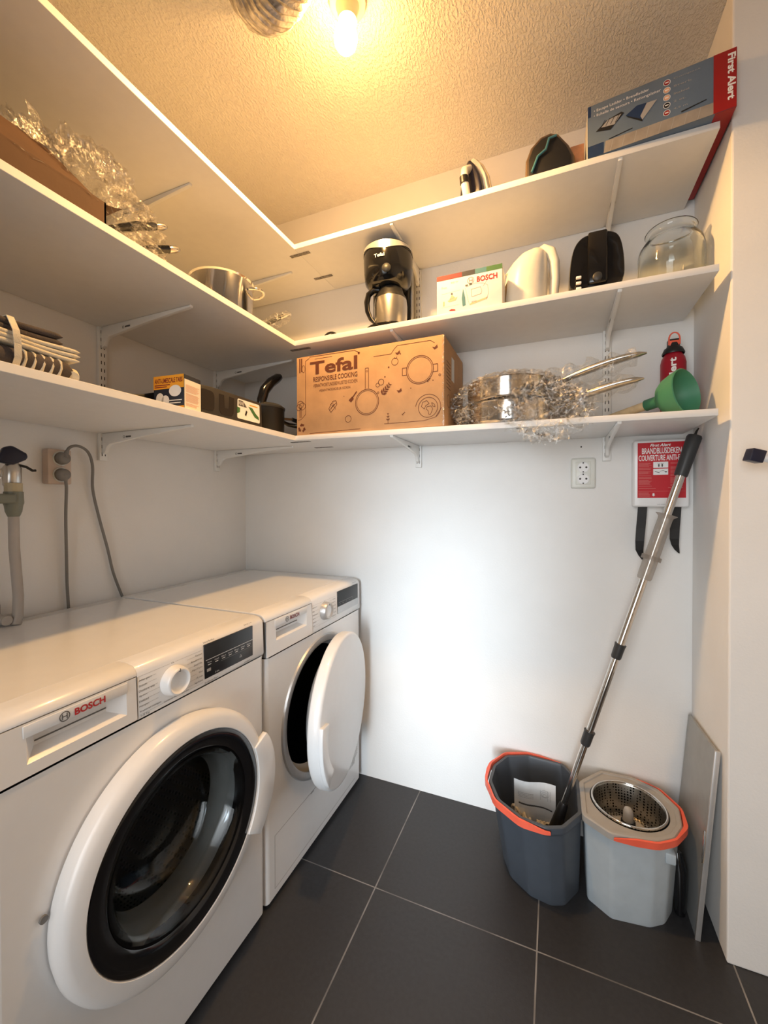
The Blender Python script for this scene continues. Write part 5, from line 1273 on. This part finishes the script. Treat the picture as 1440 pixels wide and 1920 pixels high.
# ================================================================ top shelf
ZS1 = Z1+.018
def ladder_box():
    z = ZS1+.001; h = .141; A, Bq, Cq, D = V((1.468, -.303, z)), V((1.785, -.333, z)), V((1.785, -.012, z)), V((1.468, -.012, z)); up = V((0, 0, h))
    t = thing('escape_ladder_box', 'blue and red escape ladder box overhanging the right end of the top shelf', 'box', ((A+Cq)/2))
    b = B(); b.hexa([A, Bq, Cq, D], [A+up, Bq+up, Cq+up, D+up], bev=.001); b.build('carton_body', 'boxblue', t, 30)
    u = Bq-A; L = u.length; p = Print(A, u, (0, 0, 1)); rx = L*.862
    p.rect(rx, 0, L, h, 0); p.rect(0, 0, L*.12, h*.22, 1); p.poly([(L*.12, 0), (rx, 0), (rx, h*.20), (L*.135, h*.22)], 2); p.rect(0, h*.78, L*.022, h*.985, 1)
    for k in range(8): p.stroke([(L*(.17+k*.085), 0), (L*(.19+k*.085), h*.20)], .0011, 3, 1)
    p.poly([(L*.16, h*.225), (L*.33, h*.27), (L*.33, h*.285), (L*.16, h*.24)], 4, 1); p.poly([(L*.66, h*.23), (L*.82, h*.29), (L*.82, h*.305), (L*.66, h*.255)], 4, 1)
    p.text('• Escape Ladder • Brandladder', L*.045, h*.83, L*.40, h*.065, 5); p.text('• Echelle de secours • Rettungsleiter', L*.045, h*.735, L*.48, h*.065, 5)
    # two pictures of the folded ladder
    p.poly([(L*.06, h*.46), (L*.17, h*.40), (L*.27, h*.62), (L*.25, h*.66), (L*.14, h*.60)], 4, 1); p.poly([(L*.10, h*.50), (L*.20, h*.47), (L*.25, h*.62), (L*.15, h*.60)], 3, 2)
    for k in range(4): p.stroke([(L*(.10+k*.035), h*.50), (L*(.13+k*.035), h*.62)], .0013, 4, 3)
    p.poly([(L*.28, h*.55), (L*.36, h*.66), (L*.50, h*.63), (L*.40, h*.36)], 1, 1); p.poly([(L*.43, h*.64), (L*.50, h*.63), (L*.40, h*.36), (L*.385, h*.44)], 3, 2); p.poly([(L*.28, h*.55), (L*.30, h*.50), (L*.40, h*.33), (L*.40, h*.37)], 4, 2)
    for k, m in enumerate((0, 5, 5, 6, 0)):
        p.ring(L*.565, h*(.86-.135*k), h*.055, .0012, 5, 1, n=18); p.disc(L*.565, h*(.86-.135*k), h*.042, 0 if m == 0 else (7 if m == 5 else 4), 1, n=14); p.rect(L*.553, h*(.85-.135*k), L*.577, h*(.87-.135*k), 5, 2)
        p.text(('Compact', 'Sterk', 'Stabiel', '2 et.', '4,5 m')[k], L*.61, h*(.865-.135*k), L*(.17, .12, .1, .08, .09)[k], h*.035, 3)
    p.text('First Alert', rx+L*.085, h*.93, h*.78, L*.048, 5, bold=.035, rot=-pi/2)
    p.build('printed_front', ['boxred', 'boxnavy', 'boxgrey', 'inklight', 'blackpl', 'white', 'inkgrey', 'peach'], t)
    q = Print(V((Bq.x, Bq.y, z)), (0, 1, 0), (0, 0, 1)); q.rect(0, 0, .32, h, 0); q.build('end_print', ['boxred'], t)
    bm_ = B(); bm_.hexa([(1.745, -.3285, z-.0006), (1.785, -.3325, z-.0006), (1.785, -.012, z-.0006), (1.745, -.012, z-.0006)], [(1.745, -.3285, z), (1.785, -.3325, z), (1.785, -.012, z), (1.745, -.012, z)]); bm_.build('underside_print', 'boxred', t, 0)
    B().hexa([A+V((-.0012, .0, .0)), A+V((.0, .002, 0)), D+V((0, -.002, 0)), D+V((-.0012, 0, 0))], [A+up+V((-.0012, 0, -.002)), A+up+V((.0, .002, -.002)), D+up+V((0, 0, -.002)), D+up+V((-.0012, 0, -.002))]).build('end_flap', 'paper', t, 0)
ladder_box()
def iron():
    z = ZS1+.001; t = thing('steam_iron', 'dark and cream steam iron standing upright on the top shelf with its cord', 'iron', (1.155, -.20, z))
    # stands on its heel, sole facing right and backwards
    s = V((.80, -.30, 0)).normalized(); n_ = V((0, 0, 1)).cross(s)   # s across the sole, n_ away from the sole
    if n_.x > 0: n_ = -n_
    o = V((1.150, -.215, z)); hgt = .175
    sole = [(-.050, .0), (.050, .0), (.052, .05), (.044, .10), (.026, .145), (.006, .172), (0, .175), (-.006, .172), (-.026, .145), (-.044, .10), (-.052, .05)]
    lean = V((-.05, 0, 1)).normalized()
    B().prism(sole, o+n_*-.012, s, lean, n_, .006, bev=.001).build('soleplate', 'steel', t, 40)
    B().prism([(a*.93, b_*.95+.002) for a, b_ in sole], o+n_*-.006, s, lean, n_, .020, bev=.003).build('skirt', 'cream', t, 40)
    B().prism([(a*.74, b_*.80+.006) for a, b_ in sole], o+n_*.014, s, lean, n_, .026, bev=.006).build('iron_body', 'darkblue', t, 50)
    B().tube([o+n_*.035+lean*.012, o+n_*.062+lean*.020, o+n_*.072+lean*.06, o+n_*.066+lean*.095, o+n_*.036+lean*.118], [.012, .012, .0125, .012, .012], 16).build('iron_handle', 'cream', t, 60)
    B().tube([o+n_*.072+lean*.050, o+n_*.074+lean*.07], [.0135, .0135], 16).build('grip_band', 'blackpl', t, 60)
    pts = []
    for k in range(60):
        f = k/59; a = f*pi*4.2; r = .052-.012*f; pts.append((1.100-.02+r*cos(a), -.235+.035*sin(a), z+.006+.026*(.5+.5*sin(a*.9+.5))*(1-.2*f)+.012*f))
    B().tube(pts, .0035, 8).build('cord', mat('braided_cord', (.55, .42, .30), .8, var=.6, vscale=320), t, 60)
iron()
def bag():
    z = ZS1+.001; t = thing('zip_case', 'rounded dark tool case with a black carry loop on the top shelf', 'case', (1.365, -.20, z))
    prof = [(1.302, 0), (1.304, .060), (1.318, .095), (1.345, .118), (1.372, .122), (1.392, .112), (1.420, .072), (1.436, .035), (1.438, 0)]
    def sec(y, k): return [(1.37+(a-1.37)*k, y, z+b_*k) for a, b_ in prof]
    B().loft([sec(-.29, .93), sec(-.280, 1.0), sec(-.06, 1.0), sec(-.05, .93)]).build('case_shell', mat('brown_fabric', (.13, .085, .05), .8), t, 40)
    B().prism([(a*.86+1.37*.14, b_*.86) for a, b_ in prof], (0, -.2905, z), (1, 0, 0), (0, 0, 1), (0, -1, 0), .006, bev=.002).build('front_panel', 'blackpl', t, 40)
    B().tube([(1.322, -.301, z+.010), (1.338, -.301, z+.050), (1.360, -.303, z+.062), (1.368, -.303, z+.090), (1.388, -.301, z+.094)], .0035, 10).build('carry_loop', 'teal', t, 60)
bag()
sm = B().box(1.425, 1.461, -.255, -.232, ZS1+.001, ZS1+.086, bev=.001).build('wooden_block', mat('reddish_wood', (.50, .24, .12), .6, var=.25, vscale=35), None, 30)
tag(sm, 'small reddish wooden block between the dark case and the escape ladder box', 'block')
SC.render.use_persistent_data = False
